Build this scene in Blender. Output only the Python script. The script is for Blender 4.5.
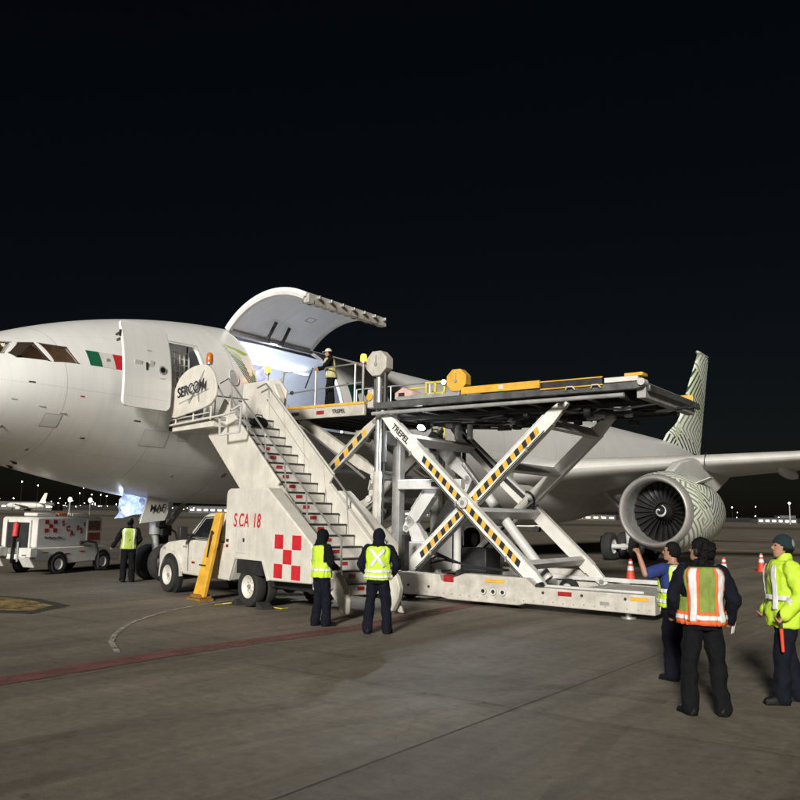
import bpy, bmesh, math, random
from mathutils import Vector, Matrix, noise
random.seed(7)
for _o in list(bpy.data.objects): bpy.data.objects.remove(_o)
SC = bpy.context.scene
COL = SC.collection
R = math.radians
V = Vector

# ------------------------------------------------------------------ camera
CAM_H = 2.05
cam_d = bpy.data.cameras.new('camera'); cam = bpy.data.objects.new('camera', cam_d); COL.objects.link(cam)
cam_d.sensor_width = 36.0; cam_d.lens = 36.0*820/800; cam_d.clip_start = 0.1; cam_d.clip_end = 6000
_p, _r = R(7.95), R(1.05)
_fw = V((0, math.cos(_p), math.sin(_p))); _rt = V((1, 0, 0)); _up = _rt.cross(_fw)
_R = _rt*math.cos(_r) + _up*math.sin(_r); _U = _up*math.cos(_r) - _rt*math.sin(_r)
_m = Matrix((_R, _U, -_fw)).transposed().to_4x4(); _m.translation = (0, 0, CAM_H)
cam.matrix_world = _m
SC.camera = cam

# ------------------------------------------------------------------ night sky and the apron floodlight direction
SUN_FROM = V((-0.28, -0.96, 0)).normalized(); SUN_EL = R(20)
world = bpy.data.worlds.new('World'); SC.world = world; world.use_nodes = True
nt = world.node_tree; bg = nt.nodes['Background']
sky = nt.nodes.new('ShaderNodeTexSky'); sky.sky_type = 'NISHITA'; sky.sun_disc = False
sky.sun_elevation = SUN_EL; sky.sun_rotation = math.atan2(SUN_FROM.x, SUN_FROM.y)
nt.links.new(sky.outputs[0], bg.inputs[0]); bg.inputs[1].default_value = 0.0010
sun_d = bpy.data.lights.new('floodlight_sun', 'SUN'); sun_d.energy = 4.8; sun_d.angle = R(9); sun_d.color = (1, 0.955, 0.88)
sun = bpy.data.objects.new('floodlight_sun', sun_d); COL.objects.link(sun)
_dir = -(SUN_FROM*math.cos(SUN_EL) + V((0, 0, math.sin(SUN_EL))))
sun.rotation_euler = _dir.to_track_quat('-Z', 'Y').to_euler(); sun.location = (-30, -40, 40)
vs = SC.view_settings; vs.view_transform = 'Standard'; vs.look = 'None'; vs.exposure = 0.1; vs.gamma = 1.0; vs.use_curve_mapping = False
SC.render.engine = 'CYCLES'

# ------------------------------------------------------------------ frames: the aircraft stands along A, its left side along N
PSI = R(36.05)
RAMP = Matrix.Translation((-11.406, 18.946, 0)) @ Matrix.Rotation(-PSI, 4, 'Z')      # local x = out from the fuselage, y = towards the tail

# ------------------------------------------------------------------ materials
def nodes_of(m):
    m.use_nodes = True
    return m.node_tree, m.node_tree.nodes, m.node_tree.links, m.node_tree.nodes['Principled BSDF']
def mat(name, col, rough=0.5, metal=0.0, var=0.12, scale=2.5, bump=0.0, bscale=40, emit=None, es=0.0, spec=0.5, coat=0.0, trans=0.0, streak=0.0):
    m = bpy.data.materials.new(name); t, n, l, b = nodes_of(m)
    b.inputs['Roughness'].default_value = rough; b.inputs['Metallic'].default_value = metal
    b.inputs['Specular IOR Level'].default_value = spec
    if coat: b.inputs['Coat Weight'].default_value = coat
    if trans: b.inputs['Transmission Weight'].default_value = trans
    c = (*col, 1)
    tc = n.new('ShaderNodeTexCoord')
    if var:
        nz = n.new('ShaderNodeTexNoise'); nz.inputs['Scale'].default_value = scale; nz.inputs['Detail'].default_value = 6; nz.inputs['Roughness'].default_value = .65
        l.new(tc.outputs['Object'], nz.inputs['Vector'])
        r = n.new('ShaderNodeValToRGB'); r.color_ramp.elements[0].position = .3; r.color_ramp.elements[1].position = .72
        r.color_ramp.elements[0].color = (*[x*(1-var*1.6) for x in col], 1); r.color_ramp.elements[1].color = (*[min(1, x*(1+var*.6)) for x in col], 1)
        l.new(nz.outputs[0], r.inputs[0]); l.new(r.outputs[0], b.inputs['Base Color'])
        if streak:                       # rain streaks and scuffs running down the paint
            mp = n.new('ShaderNodeMapping'); mp.inputs['Scale'].default_value = (7, 7, .55); l.new(tc.outputs['Object'], mp.inputs[0])
            n2 = n.new('ShaderNodeTexNoise'); n2.inputs['Scale'].default_value = 1.4; n2.inputs['Detail'].default_value = 7; n2.inputs['Roughness'].default_value = .7; l.new(mp.outputs[0], n2.inputs['Vector'])
            n3 = n.new('ShaderNodeTexNoise'); n3.inputs['Scale'].default_value = 11; n3.inputs['Detail'].default_value = 5; n3.inputs['Roughness'].default_value = .75; l.new(tc.outputs['Object'], n3.inputs['Vector'])
            r2 = n.new('ShaderNodeMapRange'); r2.inputs[1].default_value = .50; r2.inputs[2].default_value = .78; r2.inputs[4].default_value = streak; l.new(n2.outputs[0], r2.inputs[0])
            r3 = n.new('ShaderNodeMapRange'); r3.inputs[1].default_value = .62; r3.inputs[2].default_value = .70; r3.inputs[4].default_value = streak; l.new(n3.outputs[0], r3.inputs[0])
            ad = n.new('ShaderNodeMath'); ad.operation = 'MAXIMUM'; l.new(r2.outputs[0], ad.inputs[0]); l.new(r3.outputs[0], ad.inputs[1])
            mx = n.new('ShaderNodeMix'); mx.data_type = 'RGBA'; l.new(ad.outputs[0], mx.inputs[0]); l.new(r.outputs[0], mx.inputs[6]); mx.inputs[7].default_value = (*[x*.42*q for x, q in zip(col, (1, .93, .8))], 1); l.new(mx.outputs[2], b.inputs['Base Color'])
        mr = n.new('ShaderNodeMapRange'); mr.inputs[3].default_value = max(0.02, rough-.12); mr.inputs[4].default_value = min(1, rough+.14)
        l.new(nz.outputs[0], mr.inputs[0]); l.new(mr.outputs[0], b.inputs['Roughness'])
    else:
        b.inputs['Base Color'].default_value = c
    if bump:
        nb = n.new('ShaderNodeTexNoise'); nb.inputs['Scale'].default_value = bscale; nb.inputs['Detail'].default_value = 4
        l.new(tc.outputs['Object'], nb.inputs['Vector'])
        bp = n.new('ShaderNodeBump'); bp.inputs['Strength'].default_value = bump; bp.inputs['Distance'].default_value = .02
        l.new(nb.outputs[0], bp.inputs['Height']); l.new(bp.outputs[0], b.inputs['Normal'])
    if emit:
        b.inputs['Emission Color'].default_value = (*emit, 1); b.inputs['Emission Strength'].default_value = es
    return m
M = {}
M['white'] = mat('white_paint', (.64, .63, .59), .42, 0, .10, 1.6, .03, 60, streak=0.28)
M['dirty_white'] = mat('worn_white_paint', (.52, .495, .44), .5, 0, .2, 3.2, .06, 30, streak=0.3)
M['stair_white'] = mat('stair_paint', (.62, .595, .53), .45, 0, .13, 2.2, .04, 40, streak=0.28)
M['grey'] = mat('grey_steel', (.36, .36, .35), .5, .25, .2, 3, .05, 40)
M['lgrey'] = mat('light_grey_paint', (.55, .55, .54), .45, 0, .15, 2.5, .04, 40)
M['steel'] = mat('galvanised_steel', (.55, .55, .54), .38, .75, .15, 5)
M['chrome'] = mat('polished_rod', (.75, .75, .74), .2, .9, .05, 5)
M['dark'] = mat('dark_machinery', (.035, .035, .036), .55, .2, .4, 4, .1, 30)
M['black'] = mat('black_paint', (.02, .02, .021), .5, 0, .2, 4)
M['rubber'] = mat('tyre_rubber', (.022, .021, .02), .85, 0, .3, 6, .15, 60)
M['yellow'] = mat('yellow_paint', (.72, .40, .045), .5, 0, .18, 4, .05, 40)
M['ylw2'] = mat('lemon_yellow_paint', (.62, .50, .07), .5, 0, .18, 4)
M['red'] = mat('red_paint', (.55, .018, .03), .5, 0, .15, 5)
M['dred'] = mat('dark_red_reflector', (.32, .02, .02), .35, 0, .15, 8)
M['green'] = mat('flag_green', (.008, .11, .055), .45, 0, .1, 3)
M['dgreen'] = mat('letter_green', (.006, .055, .04), .4, 0, .1, 3)
M['lime'] = mat('lime_stripe', (.42, .55, .10), .45, 0, .1, 3)
M['pgreen'] = mat('leaf_green_stripe', (.03, .20, .07), .45, 0, .1, 3)
M['navy'] = mat('navy_lettering', (.012, .014, .035), .45, 0, .1, 3)
M['glass'] = mat('dark_glass', (.012, .013, .015), .06, 0, 0, spec=.7)
M['lamp_white'] = mat('lit_lamp', (.9, .9, .9), .4, emit=(1, .95, .85), es=70, var=0)
M['lamp_cool'] = mat('lit_tube', (.9, .9, .9), .4, emit=(.8, .88, 1), es=4, var=0)
M['amber'] = mat('lit_amber_lens', (.9, .3, .03), .3, emit=(1, .32, .04), es=3.0, var=0)
M['amber_off'] = mat('amber_lens', (.55, .14, .02), .25, 0, .1, 5)
M['lens'] = mat('clear_lens', (.6, .6, .6), .1, .3, 0)
M['skin'] = mat('tan_skin', (.36, .19, .12), .55, 0, .12, 20)
M['skin2'] = mat('brown_skin', (.26, .135, .085), .55, 0, .12, 20)
M['hair'] = mat('black_hair', (.005, .0045, .004), .75, 0, .4, 40, .6, 90, spec=.2)
M['cloth_black'] = mat('black_cloth', (.0045, .0045, .006), .9, 0, .3, 14, .2, 120, spec=.2)
M['cloth_navy'] = mat('navy_cloth', (.005, .006, .013), .9, 0, .3, 14, .2, 120, spec=.2)
M['cloth_blue'] = mat('blue_cotton', (.014, .032, .16), .85, 0, .2, 14, .2, 120)
M['cloth_red'] = mat('red_cloth', (.28, .03, .03), .85, 0, .2, 14)
M['hivis'] = mat('hi_vis_yellow', (.50, .72, .035), .7, 0, .14, 9, .15, 90)
M['hivis2'] = mat('hi_vis_green_mesh', (.34, .44, .07), .75, 0, .16, 9, .2, 160)
M['hivis4'] = mat('olive_mesh', (.20, .26, .045), .75, 0, .16, 9, .2, 160)
M['hivis3'] = mat('faded_hi_vis', (.47, .44, .20), .8, 0, .16, 9, .15, 90)
M['orange'] = mat('hi_vis_orange', (.80, .13, .03), .7, 0, .12, 9, .1, 90)
M['tape'] = mat('reflective_tape', (.66, .66, .65), .3, .05, .08, 20, .1, 150)
M['boot'] = mat('dark_leather', (.006, .0055, .005), .6, 0, .3, 14, .1, 80, spec=.25)
M['teal'] = mat('teal_knit', (.006, .021, .026), .95, 0, .25, 30, .5, 150)
M['gknit'] = mat('grey_knit', (.20, .25, .25), .95, 0, .25, 30, .5, 150)
M['cone'] = mat('cone_orange', (.62, .055, .025), .55, 0, .15, 10)

# ------------------------------------------------------------------ builders
class MB:
    def __init__(s, off=(0, 0, 0)): s.v = []; s.f = []; s.m = []; s.mi = 0; s.off = V(off)
    def add(s, vs, fs):
        b = len(s.v); s.v += [V(p) for p in vs]
        for f in fs: s.f.append([b+i for i in f]); s.m.append(s.mi)
        return s
    def box(s, c, d, rot=None):
        hx, hy, hz = d[0]/2, d[1]/2, d[2]/2
        p = [V((x, y, z)) for x in (-hx, hx) for y in (-hy, hy) for z in (-hz, hz)]
        if rot is not None: p = [rot @ q for q in p]
        return s.add([q + V(c) for q in p], [(0,1,3,2),(4,6,7,5),(0,4,5,1),(2,3,7,6),(0,2,6,4),(1,5,7,3)])
    def span(s, a, b):
        a, b = V(a), V(b); return s.box((a+b)/2, [abs(b[i]-a[i]) for i in range(3)])
    def bar(s, a, b, w, h, up=(0, 0, 1)):
        a, b = V(a), V(b); d = (b-a).normalized(); u = V(up)
        x = d.cross(u)
        if x.length < 1e-4: x = d.cross(V((1, 0, 0)))
        x.normalize(); u = x.cross(d)
        p = []
        for e in (a, b):
            for i, j in ((-1,-1),(1,-1),(1,1),(-1,1)): p.append(e + x*(w/2*i) + u*(h/2*j))
        return s.add(p, [(0,3,2,1),(4,5,6,7),(0,1,5,4),(1,2,6,5),(2,3,7,6),(3,0,4,7)])
    def tube(s, a, b, r, n=10, r2=None):
        a, b = V(a), V(b); d = (b-a).normalized(); x = d.orthogonal().normalized(); y = d.cross(x); r2 = r if r2 is None else r2
        p = [e + (x*math.cos(2*math.pi*k/n) + y*math.sin(2*math.pi*k/n))*q for e, q in ((a, r), (b, r2)) for k in range(n)]
        f = [(k, (k+1) % n, n+(k+1) % n, n+k) for k in range(n)]
        return s.add(p, f + [tuple(range(n))[::-1], tuple(range(n, 2*n))])
    def path(s, pts, r, n=8):
        for a, b in zip(pts, pts[1:]): s.tube(a, b, r, n)
        for q in pts[1:-1]: s.ball(q, (r, r, r), 8, 5)
        return s
    def ball(s, c, r, n=12, k=8):
        c = V(c); p = []; f = []
        for i in range(k+1):
            t = math.pi*i/k
            for j in range(n):
                a = 2*math.pi*j/n; p.append(c + V((r[0]*math.sin(t)*math.cos(a), r[1]*math.sin(t)*math.sin(a), r[2]*math.cos(t))))
        for i in range(k):
            for j in range(n): f.append((i*n+j, (i+1)*n+j, (i+1)*n+(j+1) % n, i*n+(j+1) % n))
        return s.add(p, f)
    def lathe(s, c, prof, axis, n=32, closed=False):
        c = V(c); d = V(axis).normalized(); x = d.orthogonal().normalized(); y = d.cross(x)
        p = [c + d*h + (x*math.cos(2*math.pi*k/n) + y*math.sin(2*math.pi*k/n))*r for r, h in prof for k in range(n)]
        m = len(prof); f = []
        for i in range(m if closed else m-1):
            for k in range(n): f.append((i*n+k, i*n+(k+1) % n, ((i+1) % m)*n+(k+1) % n, ((i+1) % m)*n+k))
        return s.add(p, f)
    def prism(s, poly, vec):
        vec = V(vec); n = len(poly); p = [V(q) for q in poly]; p += [q+vec for q in p]
        return s.add(p, [tuple(range(n))[::-1], tuple(range(n, 2*n))] + [(k, (k+1) % n, n+(k+1) % n, n+k) for k in range(n)])
    def grid(s, fn, nu, nv, wrapv=False):
        p = [fn(i, j) for i in range(nu) for j in range(nv)]; f = []
        for i in range(nu-1):
            for j in range(nv if wrapv else nv-1): f.append((i*nv+j, (i+1)*nv+j, (i+1)*nv+(j+1) % nv, i*nv+(j+1) % nv))
        return s.add(p, f)
    def mesh(s, name):
        me = bpy.data.meshes.new(name); me.from_pydata([tuple(p - s.off) for p in s.v], [], s.f); return me
    def build(s, name, mats, parent=None, smooth=True, bevel=0.0, ang=35):
        me = s.mesh(name)
        bm = bmesh.new(); bm.from_mesh(me); bmesh.ops.recalc_face_normals(bm, faces=bm.faces[:]); bm.to_mesh(me); bm.free()
        mats = mats if isinstance(mats, (list, tuple)) else [mats]
        for q in mats: me.materials.append(M[q] if isinstance(q, str) else q)
        if len(mats) > 1: me.polygons.foreach_set('material_index', s.m)
        if smooth:
            me.polygons.foreach_set('use_smooth', [True]*len(me.polygons)); me.set_sharp_from_angle(angle=R(ang))
        me.update()
        o = bpy.data.objects.new(name, me); COL.objects.link(o)
        if parent: o.parent = parent
        if bevel:
            b = o.modifiers.new('bevel', 'BEVEL'); b.width = bevel; b.segments = 2; b.limit_method = 'ANGLE'; b.angle_limit = R(50)
        return o
def tag(o, label=None, cat=None, group=None, kind=None):
    if label: o['label'] = label
    if cat: o['category'] = cat
    if group: o['group'] = group
    if kind: o['kind'] = kind
    return o
def empty(name, loc=(0, 0, 0), rz=0.0, mw=None):
    o = bpy.data.objects.new(name, None); COL.objects.link(o); o.empty_display_size = .2
    if mw is not None: o.matrix_world = mw
    else: o.location = loc; o.rotation_euler = (0, 0, rz)
    return o
def kids(o): return [c for c in COL.objects if c.parent == o]
def copy_tree(o, parent=None):
    c = o.copy(); COL.objects.link(c)
    if parent: c.parent = parent
    for k in kids(o):
        if k is not c: copy_tree(k, c)
    return c
def text(name, body, size, m, parent, mw, shear=0.0, thick=0.0, ext=.002, align='LEFT', sx=1.0):
    cu = bpy.data.curves.new('t', 'FONT'); cu.body = body; cu.size = size; cu.shear = shear; cu.offset = thick; cu.extrude = ext; cu.align_x = align
    o = bpy.data.objects.new('t', cu); me = evaluated(o, name); bpy.data.objects.remove(o)
    if sx != 1.0: me.transform(Matrix.Diagonal((sx, 1, 1, 1)))
    me.materials.clear(); me.materials.append(M[m])
    r = bpy.data.objects.new(name, me); COL.objects.link(r)
    if parent: r.parent = parent
    if mw is not None: r.matrix_local = mw
    return r
def face_mw(o, x, y):           # text frame: origin, direction of writing, up
    x, y = V(x).normalized(), V(y).normalized(); z = x.cross(y)
    m = Matrix((x, y, z)).transposed().to_4x4(); m.translation = o; return m
def point_light(name, loc, e, col, parent, r=.08, kind='POINT', rot=None, size=None):
    d = bpy.data.lights.new(name, kind); d.energy = e; d.color = col
    if kind == 'AREA':
        d.shape = 'RECTANGLE'; d.size, d.size_y = size
    elif kind == 'SPOT':
        d.spot_size = R(120); d.spot_blend = .6; d.shadow_soft_size = r
    else: d.shadow_soft_size = r
    o = bpy.data.objects.new(name, d); COL.objects.link(o); o.parent = parent; o.location = loc
    if rot is not None: o.rotation_euler = V(rot).to_track_quat('-Z', 'Y').to_euler()
    return o
TMP = bpy.data.scenes.new('workbench')          # an empty scene to evaluate single objects in, removed at the end
def evaluated(o, name):
    for c in list(o.users_collection): c.objects.unlink(o)
    TMP.collection.objects.link(o); vl = TMP.view_layers[0]; vl.update(); dg = vl.depsgraph
    me = bpy.data.meshes.new_from_object(o.evaluated_get(dg)); me.name = name
    TMP.collection.objects.unlink(o); COL.objects.link(o); return me
# ------------------------------------------------------------------ ground
def ground_mat():
    m = bpy.data.materials.new('apron_concrete'); t, n, l, b = nodes_of(m)
    tc = n.new('ShaderNodeTexCoord')
    mp = n.new('ShaderNodeMapping'); mp.inputs['Rotation'].default_value = (0, 0, PSI); mp.inputs['Location'].default_value = Matrix.Rotation(PSI, 3, 'Z') @ V((11.406, -18.946, 0)); l.new(tc.outputs['Object'], mp.inputs[0])
    def nz(scale, det=6, rough=.6, vec=None, dist=0):
        q = n.new('ShaderNodeTexNoise'); q.inputs['Scale'].default_value = scale; q.inputs['Detail'].default_value = det; q.inputs['Roughness'].default_value = rough; q.inputs['Distortion'].default_value = dist
        l.new((vec or mp).outputs[0], q.inputs['Vector']); return q.outputs[0]
    def ramp(x, a, b_, c0, c1):
        q = n.new('ShaderNodeValToRGB'); q.color_ramp.elements[0].position = a; q.color_ramp.elements[1].position = b_
        q.color_ramp.elements[0].color = (*c0, 1); q.color_ramp.elements[1].color = (*c1, 1); l.new(x, q.inputs[0]); return q.outputs[0]
    def mul(a, c, f=1.0):
        q = n.new('ShaderNodeMix'); q.data_type = 'RGBA'; q.blend_type = 'MULTIPLY'; q.inputs[0].default_value = f
        l.new(a, q.inputs[6]); l.new(c, q.inputs[7]); return q.outputs[2]
    base = ramp(nz(.22, 8, .62), .3, .72, (.150, .129, .098), (.243, .212, .166))
    fine = ramp(nz(7, 8, .7), .3, .7, (.66, .66, .66), (1.16, 1.16, 1.16))
    speck = ramp(nz(90, 3, .8), .25, .6, (.72, .72, .72), (1.05, 1.05, 1.05))
    st = n.new('ShaderNodeMapping'); st.inputs['Scale'].default_value = (.9, .07, 1); st.inputs['Rotation'].default_value = (0, 0, R(-38)); l.new(mp.outputs[0], st.inputs[0])
    streak = ramp(nz(1.6, 7, .68, st, .4), .36, .66, (.66, .65, .64), (1.18, 1.17, 1.15))
    stain = ramp(nz(.55, 5, .55, None, 1.2), .60, .74, (1, 1, 1), (.66, .65, .64))
    spots = ramp(nz(2.3, 2, .4), .70, .78, (1, 1, 1), (.62, .61, .60))
    c = mul(base, fine); c = mul(c, speck, .7); c = mul(c, streak, .85); c = mul(c, stain, .8); c = mul(c, spots, .6)
    sv = n.new('ShaderNodeVectorMath'); sv.operation = 'MULTIPLY_ADD'; sv.inputs[1].default_value = (.2, .2, 0); sv.inputs[2].default_value = (-.2, .08, 0); l.new(mp.outputs[0], sv.inputs[0])
    fl = n.new('ShaderNodeVectorMath'); fl.operation = 'FLOOR'; l.new(sv.outputs[0], fl.inputs[0]); wn = n.new('ShaderNodeTexWhiteNoise'); wn.noise_dimensions = '2D'; l.new(fl.outputs[0], wn.inputs['Vector'])
    c = mul(c, ramp(wn.outputs[0], 0, 1, (.84, .84, .85), (1.08, 1.07, 1.05)))
    grit = ramp(nz(230, 2, .9), .36, .62, (.55, .55, .55), (1.12, 1.12, 1.12)); c = mul(c, grit, .6)
    vo = n.new('ShaderNodeTexVoronoi'); vo.feature = 'DISTANCE_TO_EDGE'; vo.inputs['Scale'].default_value = .23
    wv = n.new('ShaderNodeTexNoise'); wv.inputs['Scale'].default_value = 1.1; wv.inputs['Detail'].default_value = 6; l.new(mp.outputs[0], wv.inputs['Vector'])
    va = n.new('ShaderNodeVectorMath'); va.operation = 'MULTIPLY_ADD'; va.inputs[1].default_value = (1.6, 1.6, 0); l.new(wv.outputs['Color'], va.inputs[0]); l.new(mp.outputs[0], va.inputs[2]); l.new(va.outputs[0], vo.inputs['Vector'])
    c = mul(c, ramp(vo.outputs['Distance'], .0, .004, (.60, .59, .58), (1, 1, 1)), .55)
    l.new(c, b.inputs['Base Color'])
    rr = n.new('ShaderNodeMapRange'); rr.inputs[3].default_value = .5; rr.inputs[4].default_value = .85; l.new(nz(.8, 6), rr.inputs[0]); l.new(rr.outputs[0], b.inputs['Roughness'])
    bp = n.new('ShaderNodeBump'); bp.inputs['Strength'].default_value = .5; bp.inputs['Distance'].default_value = .012
    l.new(nz(60, 5, .75), bp.inputs['Height']); l.new(bp.outputs[0], b.inputs['Normal'])
    return m
def paint_mat(name, col, wear=.5, scale=3.0, soft=.11, top=1.0):          # worn paint: where it has gone the concrete shows through
    m = bpy.data.materials.new(name); t, n, l, b = nodes_of(m); b.inputs['Roughness'].default_value = .7; b.inputs['Base Color'].default_value = (*col, 1)
    tc = n.new('ShaderNodeTexCoord'); q = n.new('ShaderNodeTexNoise'); q.inputs['Scale'].default_value = scale; q.inputs['Detail'].default_value = 9; q.inputs['Roughness'].default_value = .72
    l.new(tc.outputs['Object'], q.inputs['Vector'])
    r = n.new('ShaderNodeMapRange'); r.inputs[1].default_value = wear-soft; r.inputs[2].default_value = wear+soft; r.inputs[4].default_value = top; l.new(q.outputs[0], r.inputs[0]); l.new(r.outputs[0], b.inputs['Alpha']); return m
g = MB(); g.add([(-2500, -300, 0), (2500, -300, 0), (2500, 4500, 0), (-2500, 4500, 0)], [(0, 1, 2, 3)])
ground = tag(g.build('apron', ground_mat(), None, False), kind='structure')
def strip(pts, w, z, name, m, parent):
    b = MB(); L = []; pts = [V((p[0], p[1], z)) for p in pts]
    for i, p in enumerate(pts):
        d = (pts[min(i+1, len(pts)-1)] - pts[max(i-1, 0)]).normalized(); q = V((-d.y, d.x, 0))*(w/2); L += [p+q, p-q]
    b.add(L, [(2*i, 2*i+1, 2*i+3, 2*i+2) for i in range(len(pts)-1)])
    return b.build(name, m, parent, False)
joint_m = mat('joint_sealant', (.09, .08, .066), .8, 0, .4, 6)
def rp(l_, s_): return (RAMP @ V((l_, s_, 0))).to_2d()
def wob(a, b, n=14, amp=.008):
    a, b = V(a), V(b); return [a.lerp(b, i/n) + V((random.uniform(-amp, amp), random.uniform(-amp, amp))) for i in range(n+1)]
for l_ in (-4, 1, 6, 11, 16, 21, 26): strip(wob(rp(l_, -14), rp(l_, 46)), .020 if l_ == 16 else .009, .004, 'slab_joint', joint_m, ground)
for s_ in (-10.4, -5.4, -.4, 4.6, 9.6, 14.6, 19.6): strip(wob(rp(-14, s_), rp(30, s_)), .006, .0045, 'slab_joint', joint_m, ground)
red_m = paint_mat('faded_red_paint', (.17, .06, .053), .42, 2.2, .16)
strip([(-9, 3.8), (-4.69, 10.1), (-3.1, 13.38 - .9), (-.66, 15.4), (.5, 17.42), (1.75, 19.6), (2.6, 21)], .46, .008, 'red_line', red_m, ground)
wh_m = paint_mat('worn_white_line', (.42, .39, .34), .50, 4, .12)
arc = [(-3.5, 19.9), (-3.98, 19.18), (-4.43, 18.08), (-4.68, 17.1), (-4.78, 16.3), (-4.82, 15.4), (-4.74, 14.62), (-4.62, 13.9), (-4.44, 13.2), (-3.97, 12.14)]
strip(arc, .085, .012, 'white_arc_line', wh_m, ground)
yl_m = paint_mat('worn_yellow_marking', (.30, .21, .075), .47, 3); bd_m = paint_mat('black_marking_border', (.035, .033, .03), .42, 3)
b = MB(); b.add([(x, y, .008) for x, y in ((-10.8, 20.3), (-9.14, 19.55), (-8.1, 19.1), (-6.9, 17.85), (-7.1, 16.4), (-7.9, 16.5), (-10.4, 17.9))], [tuple(range(7))[::-1]]); b.build('marking_border', bd_m, ground, False)
b = MB(); b.add([(x, y, .012) for x, y in ((-10.6, 20.0), (-9.14, 19.3), (-8.22, 18.8), (-7.25, 17.8), (-7.3, 16.8), (-7.9, 16.85), (-10.3, 18.2))], [tuple(range(7))[::-1]]); b.build('yellow_marking', yl_m, ground, False)
tyre_m = paint_mat('tyre_rubber_mark', (.04, .036, .03), .56, 1.1, .22, .20); pale_m = paint_mat('pale_scuff', (.28, .25, .20), .56, 1.6, .22, .22)
def track(pts, w, m, k=[0]):
    k[0] += 1; P = [V(p) for p in pts]; L = []
    for i in range(len(P)-1):
        p0, p1, p2, p3 = P[max(0, i-1)], P[i], P[i+1], P[min(len(P)-1, i+2)]
        for q in range(6): t = q/6; L.append(.5*((2*p1) + (p2-p0)*t + (2*p0-5*p1+4*p2-p3)*t*t + (3*p1-p0-3*p2+p3)*t**3))
    L.append(P[-1]); strip([tuple(p) for p in L], w, .0052 + .0002*k[0], 'tyre_mark' if m is tyre_m else 'scuff_mark', m, ground)
for dx in (0, 1.7):
    track([(-6+dx, 5), (-2+dx, 8.6), (2+dx, 10.4), (7+dx, 11.4), (13+dx, 12)], .24, tyre_m); track([(9, 6+dx), (4, 7.4+dx), (-2, 11.5+dx), (-9, 16+dx)], .22, tyre_m)
    track([(-10+dx*.5, 12+dx), (-3, 9.2+dx), (3, 5.2+dx)], .3, pale_m)
track([(0.5, 4.5), (2.5, 9), (6.5, 14), (10, 15)], .26, tyre_m); track([(-2.5, 5), (.4, 7.8), (3.2, 8.4), (6, 7.4)], .5, pale_m)
oil_m = paint_mat('oil_stain', (.018, .017, .015), .56, 6, .25, .5)
rgo = random.Random(4)
for k in range(22):
    x, y = rgo.uniform(-5, 5), rgo.uniform(5.2, 15); r_ = rgo.uniform(.015, .07); b = MB()
    b.add([(x + r_*(1+.35*noise.noise(V((k, a*.05, 0))))*math.cos(R(a)), y + r_*1.5*(1+.35*noise.noise(V((a*.05, k, 3))))*math.sin(R(a)), .0092+.0002*k) for a in range(0, 360, 20)], [tuple(range(18))]); b.build('oil_stain', oil_m, ground, False)
# ------------------------------------------------------------------ beyond the apron
gm = mat('dry_grass', (.055, .052, .024), .95, 0, .4, .06)
b = MB(); b.grid(lambda i, j: V((-1400 + i*140, 210 + j*14 + 10*math.sin(i*.9) - (-1400+i*140)*.05, .02)), 21, 7)
tag(b.build('grass_field', gm, None, False), kind='structure')
hm = mat('night_hill', (.02, .02, .022), 1, 0, .2, .01)
b = MB()
def hill(i, j):
    x = -1900 + i*38; h = 6 + 5*noise.noise(V((x*.004, 1, 3))) + 2.5*noise.noise(V((x*.03, 5, 3)))
    return V((x, 1150 + 40*j, [-.5, h, h*1.1, -.5][j]))
b.grid(hill, 101, 4); tag(b.build('treeline', hm), kind='structure')
bm_ = mat('hangar_cladding', (.10, .10, .10), .8, 0, .3, .2); lw = mat('lit_window', (.8, .7, .5), .5, emit=(1, .78, .5), es=.8, var=0); lw2 = mat('lit_window_cool', (.8, .8, .8), .5, emit=(.85, .9, 1), es=1.0, var=0)
def building(x, y, w, d, h, n, cool, label):
    t = empty('terminal_building', (x, y, 0), random.uniform(-.2, .2))
    q = MB(); q.span((-w/2, 0, 0), (w/2, d, h)); q.build('wall', bm_, t, False)
    q = MB(); q.span((-w/2-.4, -.4, h), (w/2+.4, d+.4, h+.5)); q.build('roof', 'dark', t, False)
    for k in range(n):
        xx = -w/2 + (k+.5)*w/n; q = MB(); q.span((xx-w/n*.3, -.12, h*.35), (xx+w/n*.3, -.04, h*.35+1.6)); q.build('window', lw2 if cool else lw, t, False)
    tag(t, label, 'building')
building(-330, 720, 60, 20, 7, 9, False, 'low far terminal with warm lit windows at the left horizon')
building(-170, 760, 45, 20, 6, 7, True, 'low far hangar with cool lit windows seen below the fuselage nose')
building(40, 820, 70, 20, 6, 8, True, 'low far hangar with cool windows seen through the scissor arms')
building(180, 800, 60, 20, 5, 8, False, 'low far terminal with warm windows seen left of the engine')
building(330, 720, 34, 14, 4.5, 6, True, 'long far shed with cool windows right of the engine')
building(395, 838, 16, 12, 8, 4, True, 'bright far cargo shed near the right edge of the horizon')
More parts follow.
